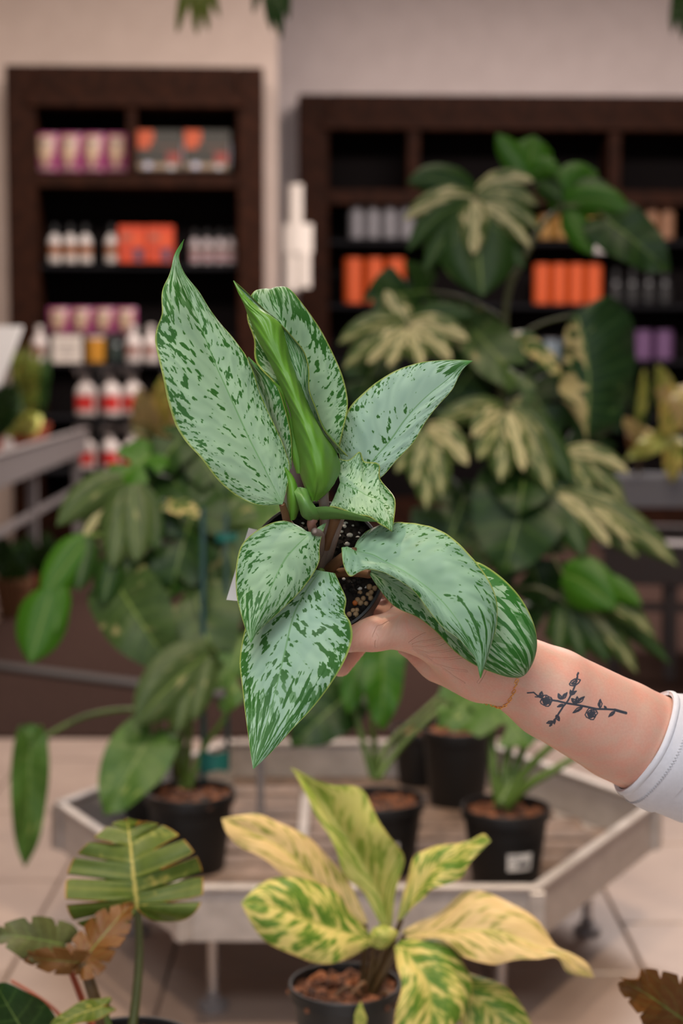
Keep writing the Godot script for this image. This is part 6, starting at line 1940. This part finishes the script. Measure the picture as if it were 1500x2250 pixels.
	for c in [[520, 520, 40, 38], [842, 614, 40, 40]]:
		for rr in [1.0, 0.68, 0.34]:
			var pts := []
			for s in 15:
				var th: float = TAU * s / 14.0 + rr * 3.0
				var wob: float = 1.0 + 0.12 * sin(th * 4.0 + rr * 9.0)
				pts.append([c[0] + cos(th) * c[2] * rr * wob, c[1] + sin(th) * c[3] * rr * wob])
			line.call(pts, 0.00028, 0.9)
		for s in 5:
			var th := TAU * s / 5.0 + 0.4
			line.call([[c[0] + cos(th) * c[2] * 0.3, c[1] + sin(th) * c[3] * 0.3], [c[0] + cos(th + 0.5) * c[2] * 0.95, c[1] + sin(th + 0.5) * c[3] * 0.95]], 0.00025, 0.85)
		var fill := []
		for s in 7: fill.append([c[0] + cos(s * 2.4) * c[2] * 0.55, c[1] + sin(s * 2.4) * c[3] * 0.55])
		line.call(fill, 0.0007, 0.35)
	line.call([[684, 402], [700, 380], [722, 366], [745, 366], [762, 372], [752, 392], [735, 405], [712, 414], [690, 410], [684, 402]], 0.00033)
	line.call([[700, 398], [720, 382], [742, 378], [730, 394], [712, 402], [700, 398]], 0.0004)
	for e in [[480, 490, 488, 455, 10], [622, 508, 606, 470, 10], [632, 508, 668, 463, 10], [692, 478, 735, 452, 8], [694, 478, 694, 446, 5], [735, 538, 700, 505, 12], [738, 538, 742, 492, 12], [742, 536, 792, 492, 12], [778, 565, 712, 606, 11], [905, 572, 906, 512, 13], [950, 578, 935, 560, 4], [1010, 598, 966, 634, 9], [640, 548, 600, 562, 8], [592, 622, 614, 664, 11], [572, 668, 524, 678, 9], [560, 690, 545, 700, 3], [580, 650, 578, 684, 6], [458, 492, 470, 478, 4]]:
		var a := Vector2(e[0], e[1])
		var b := Vector2(e[2], e[3])
		var nrm := (b - a).orthogonal().normalized()
		for sgn in [-1.0, 1.0]:
			var pts := []
			for s in 7:
				var f := s / 6.0
				var p: Vector2 = a.lerp(b, f) + nrm * (sgn * e[4] * sin(PI * pow(f, 0.8)))
				pts.append([p.x, p.y])
			line.call(pts, 0.0003, 0.95)
		line.call([[a.x, a.y], [lerpf(a.x, b.x, 0.8), lerpf(a.y, b.y, 0.8)]], 0.00025, 0.7)
		line.call([[lerpf(a.x, b.x, 0.25) + nrm.x * e[4] * 0.45, lerpf(a.y, b.y, 0.25) + nrm.y * e[4] * 0.45], [lerpf(a.x, b.x, 0.65) + nrm.x * e[4] * 0.45, lerpf(a.y, b.y, 0.65) + nrm.y * e[4] * 0.45]], 0.0005, 0.35)
	# creases as relief
	var hm := Image.create(W, H, false, Image.FORMAT_RGB8)
	hm.fill(Color(0.8, 0.8, 0.8))
	for e in [[[826, 1384], [829, 1400], [827, 1420]], [[908, 1414], [925, 1408], [950, 1405], [972, 1400]], [[908, 1420], [932, 1422], [965, 1416], [985, 1408]], [[910, 1425], [940, 1434], [975, 1430], [1000, 1424]], [[913, 1428], [945, 1444], [985, 1446], [1015, 1442]], [[918, 1433], [955, 1458], [995, 1470], [1025, 1474]], [[900, 1412], [915, 1400], [935, 1390]], [[1020, 1500], [1000, 1488], [975, 1470]], [[1050, 1500], [1062, 1480], [1070, 1462]]]:
		var o := []
		for p in e: o.append(arm_uv(skin_hit(p[0], p[1])))
		stroke(hm, o, 0.0007, Color(0.2, 0.2, 0.2), 0.7)
	var skin := mat(Color.WHITE, 0.5, 0.45)
	skin.albedo_texture = ImageTexture.create_from_image(im)
	skin.heightmap_enabled = true
	skin.heightmap_texture = ImageTexture.create_from_image(hm)
	skin.heightmap_scale = 0.08
	skin.subsurf_scatter_enabled = true
	skin.subsurf_scatter_strength = 0.12
	var t := thing("person", "person's tattooed forearm in white sleeve, hand holding the potted plant", "person", at(1450, 1648, 1.236))
	part("body", [[g, skin]], t).set_meta("label", "bare forearm with rose branch tattoo")
	# thumbnail
	var gn := Geo.new()
	var P := []
	var vv := PackedFloat32Array()
	for r in 6:
		var row := PackedVector3Array()
		for c in 6:
			var p := skin_hit(lerpf(748, 772, r / 5.0), lerpf(1406, 1432, c / 5.0))
			row.append(p + grad_at(p) * 0.0004)
		P.append(row)
		vv.append(r / 5.0)
	var gn2 := Geo.new()
	sheet(P, vv, 0.0006, gn, gn2)
	part("thumbnail", [[gn, mat(Color(0.82, 0.62, 0.56), 0.3)], [gn2, skin]], t)
	# white sleeve with a hemmed cuff
	var cloth := noisy(Color(0.80, 0.79, 0.80), Color(0.84, 0.83, 0.84), 14.0, 0.85, 0.05)
	cloth.rim_enabled = true
	cloth.rim = 0.3
	var seam := fbm(31, 3, 9.0)
	var path := [arm_o, at(1450, 1648, 1.236), at(1640, 1712, 1.262), at(1960, 1690, 1.30), at(2260, 1540, 1.33), at(2380, 1480, 1.34)]
	var line_at := func(d: float) -> Vector3:
		var left := d
		for k2 in path.size() - 1:
			var ln: float = path[k2].distance_to(path[k2 + 1])
			if left <= ln or k2 == path.size() - 2: return path[k2] + (path[k2 + 1] - path[k2]) * (left / ln)
			left -= ln
		return path[-1]
	var ring := func(ax0: float, ax1: float, r_add: Callable, n: int) -> Array:
		var rows := []
		for s in n + 1:
			var f := s / float(n)
			var d := lerpf(ax0, ax1, f)
			var row := PackedVector3Array()
			var tg: Vector3 = arm_x if d < 0.176 else (line_at.call(d + 0.02) - line_at.call(d - 0.02)).normalized()
			var ry := (arm_y - tg * arm_y.dot(tg)).normalized()
			var rz := tg.cross(ry)
			if rz.dot(arm_z) < 0.0: rz = -rz
			for q in 49:
				var th := TAU * q / 48.0
				var dir := ry * cos(th) + rz * sin(th)
				var fwd := -0.012 * sin(th)
				var ctr: Vector3 = line_at.call(d) + arm_x * fwd
				row.append(ctr + dir * (r_add.call(f, th) as float))
			rows.append(row)
		return rows
	var put := func(called: String, rows: Array, thick: float) -> void:
		var v2 := PackedFloat32Array()
		for s in rows.size(): v2.append(s / float(rows.size() - 1))
		var ga := Geo.new()
		var gb := Geo.new()
		var half := []
		sheet(rows, v2, thick, ga, gb, false, Vector3.UP)
		part(called, [[ga, cloth], [gb, cloth]], t)
	put.call("sleeve", ring.call(0.170, 0.66, func(f: float, th: float) -> float: return (0.0475 + 0.020 * f + 0.004 * seam.get_noise_2d(f * 0.9, th * 0.12) * (0.3 + f)) * sqrt(maxf(0.0, 1.0 - pow(maxf(0.0, f - 0.90) / 0.10, 2.0))), 40), 0.0014)
	put.call("cuff", ring.call(0.140, 0.172, func(f: float, th: float) -> float: return 0.0425 + 0.0055 * f + 0.0012 * sin(PI * f) + 0.0006 * sin(th * 5.0), 8), 0.0026)
	put.call("hem", ring.call(0.1395, 0.1455, func(f: float, th: float) -> float: return 0.0433 + 0.0016 * sin(PI * f) + 0.0006 * sin(th * 5.0), 4), 0.0016)
	# zigzag stitching round the cuff
	var st := Geo.new()
	var zig := []
	for q in 241:
		var th := TAU * q / 240.0
		var dir := arm_y * cos(th) + arm_z * sin(th)
		var d := 0.153 + (0.0014 if q % 2 else -0.0014) - 0.012 * sin(th)
		zig.append(arm_o + arm_x * d + dir * (0.0425 + 0.0055 * 0.42 + 0.0012 + 0.0006 * sin(th * 5.0) + 0.0014))
	tube(st, zig, 0.00035, 0.00035, 4)
	part("stitching", [[st, cloth]], t)
	# gold chain round the wrist
	var br := thing("bracelet", "thin gold chain bracelet round the wrist", "bracelet", arm_o)
	var lk := Geo.new()
	var loop := []
	for s in 13:
		var th := TAU * s / 12.0
		loop.append(Vector3(cos(th) * 0.0021, 0, sin(th) * 0.0009))
	tube(lk, loop, 0.00034, 0.00034, 6)
	var link := mesh_of([[lk, M.gold]])
	var nl := 46
	for q in nl:
		var th := TAU * q / nl
		var dir := arm_y * cos(th) + arm_z * sin(th)
		var ctr := arm_o + arm_x * (-0.001 - 0.012 * cos(th))
		var p := ctr + dir * 0.06
		for s in 60:
			if field_at(p) < 0.0009: break
			p -= dir * 0.0006
		var tang := (arm_z * cos(th) - arm_y * sin(th)).normalized()
		var b := Basis(tang, dir, tang.cross(dir)).rotated(tang, 0.5 if q % 2 else -0.9)
		share("link", link, br, Transform3D(b, p - arm_o))
